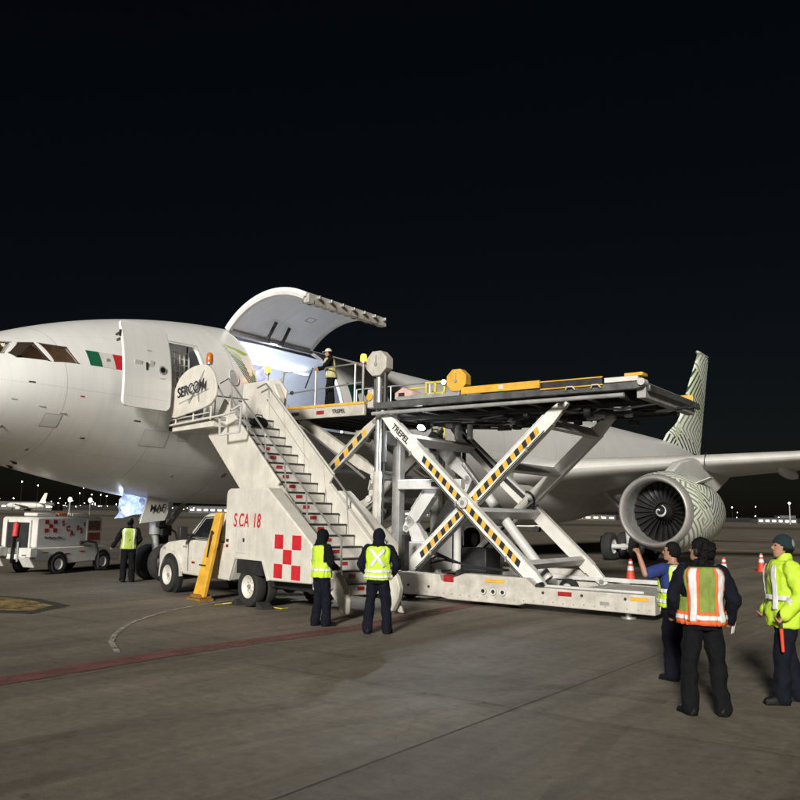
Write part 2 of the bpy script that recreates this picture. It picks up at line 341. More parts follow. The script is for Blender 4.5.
# lamps along the horizon: a mast and a glowing head each
cols = [((1, .93, .8), 26), ((.86, .92, 1), 26), ((1, .72, .35), 22), ((.75, .85, 1), 18)]
LM = [mat('horizon_lamp_%s' % nme, (.9, .9, .9), .5, emit=c, es=e, var=0) for nme, (c, e) in zip(('white', 'cool', 'sodium', 'blue'), cols)]
lampmesh = {}
def lamp_mesh(k, h, r):
    b = MB(); b.tube((0, 0, 0), (0, 0, h), .09, 5, .05); b.mi = 1; b.ball((0, 0, h+r*.6), (r, r, r*.8), 8, 6)
    o = b.build('light_mast', ['dark', LM[k]]); me = o.data; bpy.data.objects.remove(o); return me
for k in range(4):
    for j, (h, r) in enumerate(((4, .24), (7, .28), (11, .26))): lampmesh[k, j] = lamp_mesh(k, h, r)
rg = random.Random(11)
spots = []
for lo, hi, n in ((-.52, -.40, 34), (-.40, -.24, 34), (-.05, .03, 10), (.03, .28, 34), (.36, .52, 17)):
    for _ in range(n):
        a = rg.uniform(lo, hi); d = rg.uniform(380, 900); spots.append((a*d, d))
side = lambda x, y: 'left' if x/y < -.24 else 'middle' if x/y < .3 else 'right'
for x, y in spots:
    k = rg.choices(range(4), (5, 5, 3, 2))[0]; j = rg.choices(range(3), (5, 3, 1))[0]
    o = bpy.data.objects.new('light_mast', lampmesh[k, j]); COL.objects.link(o); o.location = (x, y, 0); sc = rg.uniform(.55, 1.35); o.scale = (sc, sc, rg.uniform(.7, 1.5))
    sd = side(x, y)
    tag(o, {'left': 'tiny glowing apron lamp on a mast along the far horizon left of the truck', 'middle': 'tiny glowing apron lamp on a mast along the far horizon below the wing', 'right': 'tiny glowing apron lamp on a mast along the far horizon right of the engine'}[sd], 'lamp', 'far apron lamps on the %s horizon' % sd)
# tall mast by the right edge
t = empty('floodlight_mast', (290, 612, 0))
q = MB(); q.tube((0, 0, 0), (0, 0, 15), .5, 8, .3)
for k in range(9): q.bar((-.6, 0, k*1.6+1), (.6, 0, k*1.6+1.6), .12, .12)
q.build('mast', 'grey', t)
q = MB(); q.ball((0, 0, 15.6), (.7, .7, .6), 10, 6); q.build('lamp_head', LM[1], t)
tag(t, 'tall lattice mast with a single white lamp at the right horizon', 'mast')
# far parked airliner at the left
def far_jet(x, y, rz, label, sc=1.0):
    t = empty('parked_airliner', (x, y, 0), rz); jm = M['white']
    q = MB(); q.lathe((0, 0, 3.6), [(0, -17), (.8, -16.4), (1.5, -15), (1.9, -12.5), (1.95, 8), (1.5, 13), (.5, 18.5), (0, 19)], (0, 1, 0), 16); q.build('fuselage', jm, t)
    q = MB(); q.prism([(-.15, 11.5, 5), (-.15, 17, 5.1), (-.15, 18.6, 12), (-.15, 16.2, 12)], (.3, 0, 0)); q.build('tail_fin', 'white', t)
    for sg in (-1, 1):
        q = MB(); q.prism([(sg*1.5, -3, 2.6), (sg*1.5, 4, 2.6), (sg*17, 8.5, 4.2), (sg*17, 7, 4.2)], (0, 0, .35)); q.build('wing', 'lgrey', t)
        q = MB(); q.lathe((sg*5, 0, 1.7), [(.6, -3.2), (.95, -2.9), (.95, -1), (.5, 1)], (0, 1, 0), 12); q.build('engine', jm, t)
        q = MB(); q.prism([(sg*.6, 14, 4.6), (sg*.6, 17.4, 4.6), (sg*6, 19, 5.2), (sg*6, 17.5, 5.2)], (0, 0, .2)); q.build('tailplane', 'lgrey', t)
    q = MB(); q.tube((-.3, -12, .5), (.3, -12, .5), .5, 10); q.bar((0, -12, .5), (0, -12, 2), .2, .2); q.build('nose_gear', 'dark', t)
    q = MB(); q.tube((-2.8, 1.5, .55), (2.8, 1.5, .55), .55, 10); q.build('main_gear', 'dark', t)
    tag(t, label, 'airliner'); return t
far_jet(-252, 560, R(-112), 'small far white airliner parked at the left horizon behind the service tractor')
# low far flatbed seen between the scissor arms
t = empty('flatbed_truck', (18.2, 118, 0), R(70))
q = MB(); q.span((-1.1, -2.6, .7), (1.1, 2.2, .95)); q.build('flatbed', 'white', t)
q = MB(); q.prism([(-1.05, 2.25, .6), (-1.05, 4, .6), (-1.05, 4, 1.15), (-1.05, 3.2, 1.35), (-1.05, 2.95, 1.9), (-1.05, 2.25, 1.9)], (2.1, 0, 0)); q.build('cab', 'white', t, bevel=.06)
for sx in (-1, 1):
    for yy in (-1.7, 3.1):
        q = MB(); q.tube((sx*1.1, yy, .42), (sx*.82, yy, .42), .42, 14); q.build('wheel', 'rubber', t)
tag(t, 'small white flatbed truck on the far taxiway seen between the scissor arms', 'truck')
# ------------------------------------------------------------------ the freighter
plane = empty('cargo_airliner', mw=RAMP)
tag(plane, 'large white cargo airliner with its upper cargo door raised open', 'airliner')
def sm(x): x = min(1, max(0, x)); return x*x*(3-2*x)
def prof(s):
    def g_(L, p, e): u = min(1, max(0, (s+1.2)/L)); return (1-(1-u)**p)**e
    zt = 4.257 + (7.92-4.257)*g_(10.882, 1.946, .682); zb = 4.257 - (4.257-2.28)*g_(8.6, 1.25, .78); w = 2.82*g_(4.823, 2.405, .563)
    if s > 42:
        u = (s-42)/21.0; zb += 3.9*u**1.7; w *= 1-.9*u**2.0; zt -= .9*max(0, (s-50)/13)**2
    return zt, zb, w
def surf(s, th, off=0.0):
    zt, zb, w = prof(s); zc, h = (zt+zb)/2, (zt-zb)/2
    return V(((w+off)*math.cos(th), s, zc+(h+off)*math.sin(th)))
def at_z(s, z, off=0.0):
    zt, zb, w = prof(s); zc, h = (zt+zb)/2, (zt-zb)/2
    return surf(s, math.asin(max(-1, min(1, (z-zc)/h))), off)
def skin_mat():
    m = bpy.data.materials.new('aircraft_white'); t, n, l, b = nodes_of(m)
    b.inputs['Roughness'].default_value = .30; b.inputs['Coat Weight'].default_value = .25; b.inputs['Coat Roughness'].default_value = .2
    tc = n.new('ShaderNodeTexCoord'); sp = n.new('ShaderNodeSeparateXYZ'); l.new(tc.outputs['Object'], sp.inputs[0])
    def mth(op, a, b_=None):
        q = n.new('ShaderNodeMath'); q.operation = op
        for i, x in enumerate((a, b_)):
            if x is None: continue
            if isinstance(x, (int, float)): q.inputs[i].default_value = x
            else: l.new(x, q.inputs[i])
        return q.outputs[0]
    nz = n.new('ShaderNodeTexNoise'); nz.inputs['Scale'].default_value = .7; nz.inputs['Detail'].default_value = 7; nz.inputs['Roughness'].default_value = .6; l.new(tc.outputs['Object'], nz.inputs['Vector'])
    mp = n.new('ShaderNodeMapping'); mp.inputs['Scale'].default_value = (1, 3.5, .35); l.new(tc.outputs['Object'], mp.inputs[0])
    n2 = n.new('ShaderNodeTexNoise'); n2.inputs['Scale'].default_value = 1.5; n2.inputs['Detail'].default_value = 6; l.new(mp.outputs[0], n2.inputs['Vector'])
    fr = mth('FRACT', mth('MULTIPLY', mth('ADD', sp.outputs[1], .4), 1/2.65)); l1 = mth('MAXIMUM', mth('LESS_THAN', fr, .007), mth('MULTIPLY', mth('LESS_THAN', mth('FRACT', mth('MULTIPLY', sp.outputs[1], 1/.53)), .02), .22))
    ang = mth('ARCTAN2', mth('SUBTRACT', sp.outputs[2], 5.1), sp.outputs[0]); l2 = mth('LESS_THAN', mth('FRACT', mth('ADD', mth('MULTIPLY', ang, 1.55), .13)), .0045)
    line = mth('MAXIMUM', l1, l2)
    r = n.new('ShaderNodeValToRGB'); r.color_ramp.elements[0].position = .3; r.color_ramp.elements[1].position = .75
    r.color_ramp.elements[0].color = (.70, .70, .68, 1); r.color_ramp.elements[1].color = (.82, .82, .80, 1); l.new(mth('MULTIPLY', mth('ADD', nz.outputs[0], n2.outputs[0]), .5), r.inputs[0])
    mx = n.new('ShaderNodeMix'); mx.data_type = 'RGBA'; l.new(mth('MULTIPLY', line, .45), mx.inputs[0]); l.new(r.outputs[0], mx.inputs[6]); mx.inputs[7].default_value = (.22, .22, .21, 1)
    l.new(mx.outputs[2], b.inputs['Base Color'])
    bp = n.new('ShaderNodeBump'); bp.inputs['Strength'].default_value = .10; bp.inputs['Distance'].default_value = .03
    mm = n.new('ShaderNodeMapping'); mm.inputs['Scale'].default_value = (.9, 1.9, .9); l.new(tc.outputs['Object'], mm.inputs[0])
    n3 = n.new('ShaderNodeTexNoise'); n3.inputs['Scale'].default_value = 1.0; n3.inputs['Detail'].default_value = 3; l.new(mm.outputs[0], n3.inputs['Vector'])
    l.new(n3.outputs[0], bp.inputs['Height']); l.new(bp.outputs[0], b.inputs['Normal'])
    return m
M['skin_white'] = skin_mat()
def fuselage():
    ss = [-1.195, -1.17, -1.12, -1.03, -.9, -.72, -.5, -.25] + [i*.2 for i in range(26)] + [5.2 + i*.25 for i in range(38)] + [15 + i for i in range(48)]
    nth = 120; b = MB()
    def shell(off, s0, s1, flip):
        L = [s for s in ss if s0 <= s <= s1]; n = len(L)
        vs = [surf(s, 2*math.pi*k/nth, off) for s in L for k in range(nth)]
        f = [(i*nth+k, i*nth+(k+1) % nth, (i+1)*nth+(k+1) % nth, (i+1)*nth+k) for i in range(n-1) for k in range(nth)] + [tuple(range(nth))[::-1], tuple(range((n-1)*nth, n*nth))]
        if not flip: f = [q[::-1] for q in f]
        b.add(vs, f)
    shell(0, -2, 62.5, False); shell(-.10, -.73, 61, True)
    me = b.mesh('fuselage'); o = bpy.data.objects.new('fuselage', me)
    cut = MB()
    def rounded(s0, s1, z0, z1, r, n=5):
        P = []
        for cs, cz, a0 in ((s1-r, z1-r, 0), (s0+r, z1-r, 90), (s0+r, z0+r, 180), (s1-r, z0+r, 270)):
            for k in range(n+1): a = R(a0+90*k/n); P.append((cs+r*math.cos(a), cz+r*math.sin(a)))
        return P
    cut.prism([(1.02, s, z) for s, z in rounded(8.42, 12.32, 4.62, 7.74, .16)], (3.5, 0, 0))
    cut.prism([(1.5, s, z) for s, z in rounded(5.33, 6.42, 4.55, 6.62, .14)], (3, 0, 0))
    for poly in WIN: cut.prism([(1.0, s, z) for s, z in poly], (3, 0, 0))
    cm = cut.mesh('cut'); bm = bmesh.new(); bm.from_mesh(cm); bmesh.ops.recalc_face_normals(bm, faces=bm.faces[:]); bm.to_mesh(cm); bm.free()
    c = bpy.data.objects.new('cut', cm); TMP.collection.objects.link(c)
    md = o.modifiers.new('b', 'BOOLEAN'); md.object = c; md.operation = 'DIFFERENCE'; md.solver = 'EXACT'
    me2 = evaluated(o, 'fuselage'); o.modifiers.clear(); o.data = me2; bpy.data.objects.remove(c)
    me2.materials.clear(); me2.materials.append(M['skin_white'])
    me2.polygons.foreach_set('use_smooth', [True]*len(me2.polygons)); me2.set_sharp_from_angle(angle=R(28))
    o.parent = plane; return o
WIN = [[(1.90, 5.98), (2.46, 5.94), (2.60, 5.52), (2.02, 5.49)], [(1.17, 5.60), (1.53, 5.95), (1.82, 5.98), (1.94, 5.49), (1.28, 5.50)], [(.30, 5.62), (1.20, 5.96), (1.42, 5.95), (1.08, 5.59), (.35, 5.42)]]
fus = fuselage()
def fquad(b, pts, off=.006, n=6):     # a strip on the skin through (s, z) pairs: list of (top, bottom)
    L = []
    for (sa, za), (sb, zb) in pts:
        L += [at_z(sa + (sb-sa)*k/n, za + (zb-za)*k/n, off) for k in range(n+1)]
    m = len(pts); b.add(L, [(i*(n+1)+k, i*(n+1)+k+1, (i+1)*(n+1)+k+1, (i+1)*(n+1)+k) for i in range(m-1) for k in range(n)])
def frect(s0, s1, z0, z1, name, m, parent, off=.006):
    b = MB(); k = 5; fquad(b, [((s0+(s1-s0)*i/k, z1), (s0+(s1-s0)*i/k, z0)) for i in range(k+1)], off); return b.build(name, m, parent)
gl = bpy.data.materials.new('cockpit_glass'); t_, n_, l_, b_ = nodes_of(gl)
tr = n_.new('ShaderNodeBsdfTransparent'); tr.inputs[0].default_value = (.8, .8, .78, 1); gs = n_.new('ShaderNodeBsdfGlossy'); gs.inputs['Roughness'].default_value = .03
fr_ = n_.new('ShaderNodeFresnel'); fr_.inputs[0].default_value = 1.45; mx_ = n_.new('ShaderNodeMixShader')
l_.new(fr_.outputs[0], mx_.inputs[0]); l_.new(tr.outputs[0], mx_.inputs[1]); l_.new(gs.outputs[0], mx_.inputs[2]); l_.new(mx_.outputs[0], n_['Material Output'].inputs[0]); M['pane'] = gl
for poly in WIN:
    b = MB(); P = [at_z(s, z, -.02) for s, z in poly]; c = sum(P, V())/len(P); P = [c + (p-c)*1.02 for p in P]
    b.add(P + [p + V((-.012, 0, 0)) for p in P], [tuple(range(len(P))), tuple(range(len(P), 2*len(P)))]); w_ = b.build('cockpit_window', 'pane', plane, False)
    b = MB()
    for p, q in zip(P, P[1:]+P[:1]): b.bar(p + V((.012, 0, 0)), q + V((.012, 0, 0)), .03, .02, (1, 0, 0))
    b.build('frame', 'dark', w_)
# flag on the side, small vents, panel outlines
frect(2.87, 3.2, 5.52, 5.92, 'flag_band', 'green', plane); frect(3.2, 3.56, 5.52, 5.92, 'flag_band', 'white', plane); frect(3.56, 3.9, 5.52, 5.92, 'flag_band', 'red', plane)
for s_, z_, r_ in ((3.39, 5.72, .06), (2.1, 3.45, .05), (1.2, 3.9, .05), (.9, 3.45, .05), (7.9, 3.1, .10), (9.6, 3.6, .09), (6.2, 3.0, .05)):
    b = MB(); p = at_z(s_, z_, .004); nn = V((p.x, 0, p.z-5.1)).normalized(); b.tube(p, p+nn*.012, r_, 12); b.build('service_cap', 'grey', plane)
for s_, z_ in ((.4, 4.45), (1.1, 4.5), (1.7, 4.4), (.1, 4.7), (2.2, 4.3)):
    b = MB(); p = at_z(s_, z_, .0); b.bar(p, p + V((.03, .13, -.01)), .02, .03); b.build('probe', 'lens', plane)
for s_, z_ in ((2.4, 2.95), (2.2, 3.2)):
    b = MB(); p = at_z(s_, z_); b.prism([p, p+V((.0, .16, 0)), p+V((.03, .18, -.09)), p+V((.03, .10, -.09))], (.02, 0, .01)); b.build('antenna', 'dark', plane)
b = MB(); b.prism([(-.03, 40, 7.9), (-.03, 40.6, 7.9), (-.03, 40.6, 8.3), (-.03, 40.3, 8.3)], (.06, 0, 0)); b.build('antenna', 'white', plane)
M['panel'] = mat('access_panel_white', (.66, .66, .64), .32, 0, .10, 2); M['panel_edge'] = mat('panel_gap', (.46, .46, .45), .6, 0, .2, 4)
rgp = random.Random(9)
for s_, z_, w_, h_ in ((1.9, 3.95, .4, .3), (4.6, 3.7, .8, .42), (5.7, 3.9, .36, .5), (7.3, 4.2, .6, .34), (9.0, 3.9, 1.6, .9), (13.6, 4.3, .4, .4), (15.2, 5.9, .3, .3), (17.5, 4.4, .7, .45), (20.4, 5.2, .34, .5), (14.6, 3.6, .5, .3), (22.4, 4.0, .5, .5), (27, 6.3, .4, .4), (31, 6.0, .5, .3)):
    frect(s_, s_+w_, z_, z_+h_, 'access_panel', 'panel_edge', plane, .0035); frect(s_+.012, s_+w_-.012, z_+.012, z_+h_-.012, 'access_panel', 'panel' if rgp.random() < .6 else 'skin_white', plane, .0055)
for s_, z_, w_, h_, m_ in ((5.05, 5.0, .10, .03, 'dark'), (5.05, 6.3, .12, .03, 'dark'), (6.55, 5.3, .12, .04, 'dark'), (6.55, 6.0, .10, .06, 'red'), (4.2, 4.28, .2, .03, 'dark'), (1.4, 4.9, .14, .03, 'dark'), (2.6, 4.7, .1, .03, 'red'), (7.6, 5.2, .14, .03, 'dark'), (12.6, 4.9, .2, .04, 'dark'), (16, 5.0, .2, .04, 'dark'), (3.0, 3.75, .12, .03, 'dark')):
    frect(s_, s_+w_, z_, z_+h_, 'stencil', m_, plane, .007)
for z0_, z1_, s0_, s1_ in ((4.48, 4.51, 5.26, 6.49), (6.66, 6.69, 5.26, 6.49), (4.48, 6.69, 6.46, 6.49)): frect(s0_, s1_, z0_, z1_, 'door_surround', 'lgrey', plane, .009)
# cabin port window behind the front door
b = MB(); b.prism([at_z(7.5 + .15*math.cos(R(a)), 5.88 + .21*math.sin(R(a)), -.03) for a in range(0, 360, 20)], (.045, 0, .012)); pw = b.build('cabin_window', 'lens', plane)
b = MB()
L = [at_z(7.5 + .165*math.cos(R(a)), 5.88 + .225*math.sin(R(a)), .012) for a in range(0, 361, 15)]; b.path(L, .016, 6); b.build('frame', 'lgrey', pw)
# green leaf stripes in front of the cargo door
for k in range(9):
    b = MB(); w_ = .040; q = k-2; c1, c2, c3 = (7.60 + .045*q, 6.72-.105*q), (8.0 + .012*q, 6.45-.10*q), (8.37, 6.06-.075*q)
    fquad(b, [((c1[0], c1[1]), (c1[0]+.01, c1[1]-w_)), ((c2[0], c2[1]), (c2[0]-.02, c2[1]-w_)), ((c3[0], c3[1]), (c3[0], c3[1]-w_-.02))], .007, 2); b.build('livery_stripe', ('lime', 'lime', 'pgreen', 'dgreen', 'pgreen', 'dgreen', 'dgreen', 'pgreen', 'dgreen')[k], plane)
for k in range(4):
    b = MB(); fquad(b, [((7.62 + k*.14, 6.98-k*.03), (7.62 + k*.14, 6.93-k*.03)), ((8.22 + k*.05, 6.72+k*.02), (8.22 + k*.05, 6.67+k*.02))], .0078, 2); b.build('livery_stripe', 'lime', plane)
# big dark green title letters behind the cargo door
tx = text('title_lettering', 'mas', 2.7, 'dgreen', plane, None, 0, .055, 0)
bmx = bmesh.new(); bmx.from_mesh(tx.data)
for k in range(1, 30): bmesh.ops.bisect_plane(bmx, geom=bmx.verts[:]+bmx.edges[:]+bmx.faces[:], plane_co=(0, k*.08, 0), plane_no=(0, 1, 0))
bmx.to_mesh(tx.data); bmx.free()
for v_ in tx.data.vertices: v_.co = at_z(12.75 + v_.co.x*1.12, 5.25 + v_.co.y, .008)
bmx = bmesh.new(); bmx.from_mesh(tx.data); bmesh.ops.remove_doubles(bmx, verts=bmx.verts[:], dist=1e-4); bmx.to_mesh(tx.data); bmx.free()
# ---------------- raised cargo door
hx, hz = 1.10, 7.70; dlt = R(72.6)
cd = empty('cargo_door', (0, 0, 0)); cd.parent = plane
def dpt(th, s, r):
    x, z = r*math.cos(th) - hx, 5.1 + r*math.sin(th) - hz
    return V((hx + x*math.cos(dlt) - z*math.sin(dlt), s, hz + x*math.sin(dlt) + z*math.cos(dlt)))
def arc_slab(r0, r1, s0, s1, a0, a1, name, m, n=26, bevel=0):
    b = MB()
    vs = []
    for i in range(n+1):
        a = R(a0 + (a1-a0)*i/n); vs += [dpt(a, s0, r0), dpt(a, s1, r0), dpt(a, s1, r1), dpt(a, s0, r1)]
    f = [(4*i+k, 4*i+(k+1) % 4, 4*i+4+(k+1) % 4, 4*i+4+k) for i in range(n) for k in range(4)] + [(3, 2, 1, 0), (4*n, 4*n+1, 4*n+2, 4*n+3)]
    b.add(vs, f); return b.build(name, m, cd, True, bevel)
arc_slab(2.70, 2.82, 8.44, 12.30, 66, -10, 'outer_skin', 'skin_white')
arc_slab(2.655, 2.698, 8.56, 12.18, 64, -6, 'inner_lining', 'skin_white')
for s0, s1 in ((8.44, 8.56), (12.18, 12.30)): arc_slab(2.60, 2.699, s0, s1, 66, -9, 'edge_frame', 'white')
for a, s_ in ((18, 9.7), (8, 10.5), (40, 10.9)):
    b = MB()
    for e0, e1 in (((a, s_), (a, s_+.34)), ((a, s_+.34), (a-5, s_+.34)), ((a-5, s_+.34), (a-5, s_)), ((a-5, s_), (a, s_))):
        b.bar(dpt(R(e0[0]), e0[1], 2.65), dpt(R(e1[0]), e1[1], 2.65), .018, .012)
    b.build('lining_hatch', 'grey', cd)
for a, s_ in ((48, 9.9), (50, 10.6)):
    b = MB(); b.bar(dpt(R(a), s_, 2.6), dpt(R(a+14), s_-.06, 2.35), .06, .09); b.build('hinge_actuator', 'dark', cd)
b = MB(); b.bar(dpt(R(66), 8.44, 2.62), dpt(R(66), 12.3, 2.62), .12, .16); b.build('hinge_beam', 'grey', cd)
M['latch'] = mat('latch_brown', (.42, .26, .13), .5, .2, .25, 6)
b = MB(); b.bar(dpt(R(-10.3), 8.5, 2.66), dpt(R(-10.3), 12.24, 2.66), .20, .26); b.build('latch_beam', 'dirty_white', cd, bevel=.01)
for k in range(11):
    s_ = 8.75 + k*.335; b = MB(); b.box(dpt(R(-9.8), s_, 2.54), (.12, .15, .08)); b.box(dpt(R(-12.4), s_, 2.62), (.07, .05, .10)); b.build('latch', 'latch' if k % 3 else 'dark', cd, bevel=.01)
for k in range(7):
    s_ = 8.9 + k*.53; b = MB(); b.box(dpt(R(-12.2), s_, 2.80), (.12, .07, .10)); b.build('latch_hook', 'steel', cd, bevel=.01)
# opening frame and scuff plate
for s_ in (8.40, 12.34):
    b = MB(); L = [surf(s_, R(a), .006) for a in range(-8, 66, 3)]
    for p, q in zip(L, L[1:]): b.bar(p, q, .03, .02)
    b.build('door_frame', 'lgrey', plane)
b = MB(); b.span((2.55, 8.44, 4.56), (2.86, 12.3, 4.615)); b.build('sill_plate', 'steel', plane)
# ---------------- cargo hold
hold_m = mat('hold_lining', (.72, .75, .80), .6, 0, .08, 1.2); M['hold'] = hold_m
b = MB(); b.grid(lambda i, j: surf(7.0 + i*1.5, R(68 + 130*j/40), -.24), 12, 41)
lin = b.build('hold_lining', 'hold', plane)
for k, (s_, a) in enumerate([(9.0 + i*.9, aa) for i in range(6) for aa in (186, 176, 164)]):
    b = MB(); w_ = .30; da = 5
    c = [surf(s_ + (k % 3)*.2, R(a), -.255), surf(s_+w_ + (k % 3)*.2, R(a), -.255), surf(s_+w_ + (k % 3)*.2, R(a-da), -.255), surf(s_ + (k % 3)*.2, R(a-da), -.255)]
    for p, q in zip(c, c[1:]+c[:1]): b.bar(p, q, .03, .02)
    b.build('lining_hatch', 'grey', plane)
b = MB(); b.span((-2.6, 3.7, 4.50), (2.66, 23.5, 4.60)); b.build('hold_floor', 'steel', plane)
b = MB(); b.add([surf(7.0, R(a), -.2) for a in range(0, 360, 10)], [tuple(range(36))]); b.build('bulkhead', 'hold', plane, False)
b = MB(); b.add([surf(23.0, R(a), -.2) for a in range(0, 360, 10)], [tuple(range(36))]); b.build('bulkhead', 'hold', plane, False)
plas = mat('plastic_wrap', (.62, .58, .74), .25, 0, .3, 3, .4, 9); M['plas'] = plas
def wrap(i, j):
    s_ = 7.6 + i*.16; a = 112 + j*3.2; p = surf(s_, R(a), -.36)
    return p + V((noise.noise(p*2.3), noise.noise(p*3.1+V((5, 0, 0))), 1.4*noise.noise(p*1.9+V((0, 7, 0)))))*.17
b = MB(); b.grid(wrap, 34, 16); b.build('ceiling_wrap', 'plas', plane)
for l_, z_ in ((-.9, 7.30),):
    b = MB(); b.span((l_-.07, 8.0, z_), (l_+.07, 14.5, z_+.05)); b.build('hold_light', 'lamp_cool', plane)
point_light('hold_lamp', (1.70, 10.4, 6.98), 560, (.80, .87, 1), plane, kind='AREA', rot=(-1, 0, -.62), size=(.3, 3.5))
b = MB()
for k in range(5): b.span((-1.2+k*.75, 8.6, 4.60), (-1.15+k*.75, 20, 4.64))
b.build('roller_track', 'steel', plane)
# ---------------- front door swung forward
pd = empty('passenger_door', (0, 0, 0)); pd.parent = plane
def dsk(s, z, off): p = at_z(5.9, z, off); return V((p.x*.5 + (2.72+off)*.5, s, z))
DX0 = .42
def door_sheet(s0, s1, z0, z1, off0, off1, r, name, m, par, smooth=True):
    ns = 16; b = MB(); cr = [r*(1-math.cos(R(90*k/6))) for k in range(7)]; ZR = [z0+c for c in cr] + [z0+r+(z1-z0-2*r)*k/12 for k in range(1, 12)] + [z1-c for c in cr[::-1]]; nz_ = len(ZR)-1
    def inset(z): 
        e = min(z-z0, z1-z)
        return 0 if e >= r else r - math.sqrt(max(0, r*r-(r-e)**2))
    def P(i, j, off):
        z = ZR[j]; q = inset(z); s = (s0+q) + (s1-s0-2*q)*i/ns
        return dsk(s, z, off) + V((DX0, 0, 0))
    A_ = [P(i, j, off1) for i in range(ns+1) for j in range(nz_+1)]; B_ = [P(i, j, off0) for i in range(ns+1) for j in range(nz_+1)]; n = nz_+1; m_ = len(A_)
    f = [(i*n+j, (i+1)*n+j, (i+1)*n+j+1, i*n+j+1) for i in range(ns) for j in range(nz_)]; f += [tuple(m_+k for k in q[::-1]) for q in f]
    for j in range(nz_): f += [(j, j+1, m_+j+1, m_+j), (ns*n+j+1, ns*n+j, m_+ns*n+j, m_+ns*n+j+1)]
    for i in range(ns): f += [((i+1)*n, i*n, m_+i*n, m_+(i+1)*n), (i*n+nz_, (i+1)*n+nz_, m_+(i+1)*n+nz_, m_+i*n+nz_)]
    b.add(A_+B_, f); return b.build(name, m, par, smooth)
D0, D1 = 3.50, 4.92
door_sheet(D0, D1, 4.58, 6.80, -.10, .0, .16, 'door_skin', 'skin_white', pd)
door_sheet(D0+.04, D1-.04, 4.62, 6.76, -.17, -.102, .14, 'door_inner', 'grey', pd)
p = dsk(4.62, 5.62, .0) + V((DX0, 0, 0))
b = MB(); b.tube(p, p+V((.03, 0, 0)), .105, 20); po = b.build('porthole', 'grey', pd)
b = MB(); b.tube(p+V((.031, 0, 0)), p+V((.035, 0, 0)), .07, 18); b.build('pane', 'glass', po)
p = dsk(4.15, 5.75, .01) + V((DX0, 0, 0)); b = MB(); b.bar(p, p+V((0, 0, -.2)), .05, .05); b.build('handle', 'dark', pd)
for s_, z_, w_, h_ in ((3.90, 5.72, .22, .10), (4.30, 5.72, .12, .2), (4.25, 6.08, .14, .03), (4.62, 5.40, .18, .02)):
    b = MB(); p = dsk(s_, z_, .004) + V((DX0, 0, 0)); b.box(p, (.012, w_, h_)); b.build('placard', 'lgrey', pd)
b = MB()
for z_ in (6.5, 6.35): p = dsk(3.62, z_, -.12) + V((DX0, 0, 0)); b.tube(p, p+V((-.5, .16, 0)), .035, 8)
p = dsk(3.48, 6.42, -.06)+V((DX0, 0, 0)); b.box(p, (.05, .04, .16)); b.build('hinge_arm', 'dark', pd)
b = MB(); b.bar(dsk(5.34, 4.7, -.05)+V((.2, 0, 0)), dsk(5.9, 4.62, 0)+V((.12, 0, 0)), .12, .12); b.build('door_sill', 'dark', plane)
# entry area behind the front door
b = MB(); b.span((-2.0, 6.50, 4.6), (1.75, 6.56, 7.0)); b.build('entry_partition', 'dark', plane)
b = MB(); b.span((-1.0, 4.2, 4.6), (-.9, 6.5, 6.8)); b.build('entry_wall', 'grey', plane)
b = MB(); b.span((-.2, 5.0, 6.86), (1.5, 6.3, 6.9)); b.build('entry_light', mat('entry_light_panel', (.9, .9, .9), .5, emit=(1, .97, .9), es=2.2, var=0), plane)
net_m = M['tape']; b = MB()
for k in range(4): s_ = 5.95 + k*.16; b.bar((2.05, s_, 5.5), (1.9, s_+.03, 6.5), .04, .015)
for k in range(6): z_ = 5.56 + k*.18; b.bar((2.02-.03*k, 5.92, z_), (2.02-.03*k, 6.42, z_+.02), .015, .04)
b.build('barrier_net', 'white', plane)
# cockpit
b = MB(); b.prism([surf(3.58, R(a), -.16) for a in range(0, 360, 12)], (0, .03, 0)); b.build('cockpit_bulkhead', mat('cockpit_beige', (.22, .17, .13), .8, 0, .3, 4), plane)
b = MB(); b.span((-1.5, -.2, 4.35), (1.5, 3.5, 4.42)); b.build('cockpit_floor', 'dark', plane)
b = MB(); b.prism([(-1.4, .2, 4.5), (-1.4, .9, 4.5), (-1.4, .8, 5.45), (-1.4, .4, 5.5)], (2.8, 0, 0)); b.build('instrument_panel', 'dark', plane)
for l_ in (-.6, 1.0):
    b = MB(); b.span((l_-.24, 1.75, 4.8), (l_+.24, 2.2, 4.95)); b.span((l_-.24, 2.15, 4.9), (l_+.24, 2.3, 5.75)); b.build('pilot_seat', mat('seat_cover', (.16, .17, .2), .9, 0, .2, 8), plane, bevel=.05)
point_light('cockpit_lamp', (.4, 1.9, 6.15), 45, (1, .72, .5), plane, .1)
point_light('entry_lamp', (.6, 5.7, 6.75), 16, (1, .95, .88), plane, .2)
# ---------------- wing
def foil(t, n=22):
    up = []; 
    for i in range(n+1):
        x = (1-math.cos(math.pi*i/n))/2; y = 5*t*(.2969*math.sqrt(x)-.126*x-.3516*x*x+.2843*x**3-.1036*x**4)
        up.append((x, y + .012*math.sin(math.pi*x)))
    lo = [(x, -(y - .012*math.sin(math.pi*x))*.85 + .012*math.sin(math.pi*x)*.3) for x, y in up[1:-1]][::-1]
    return up + lo
def wing(sg, stations, name, m, par):
    b = MB(); P = []; n = 0
    for l_, s0, ch, z, t, inc in stations:
        F = foil(t); n = len(F)
        for x, y in F: 
            xx, yy = x*ch, y*ch; P.append(V((sg*l_, s0 + xx*math.cos(inc)+yy*math.sin(inc), z + yy*math.cos(inc)-xx*math.sin(inc))))
    k = len(stations)
    f = [(i*n+j, i*n+(j+1) % n, (i+1)*n+(j+1) % n, (i+1)*n+j) for i in range(k-1) for j in range(n)] + [tuple(range(n))[::-1], tuple(range((k-1)*n, k*n))]
    b.add(P, f); return b.build(name, m, par)
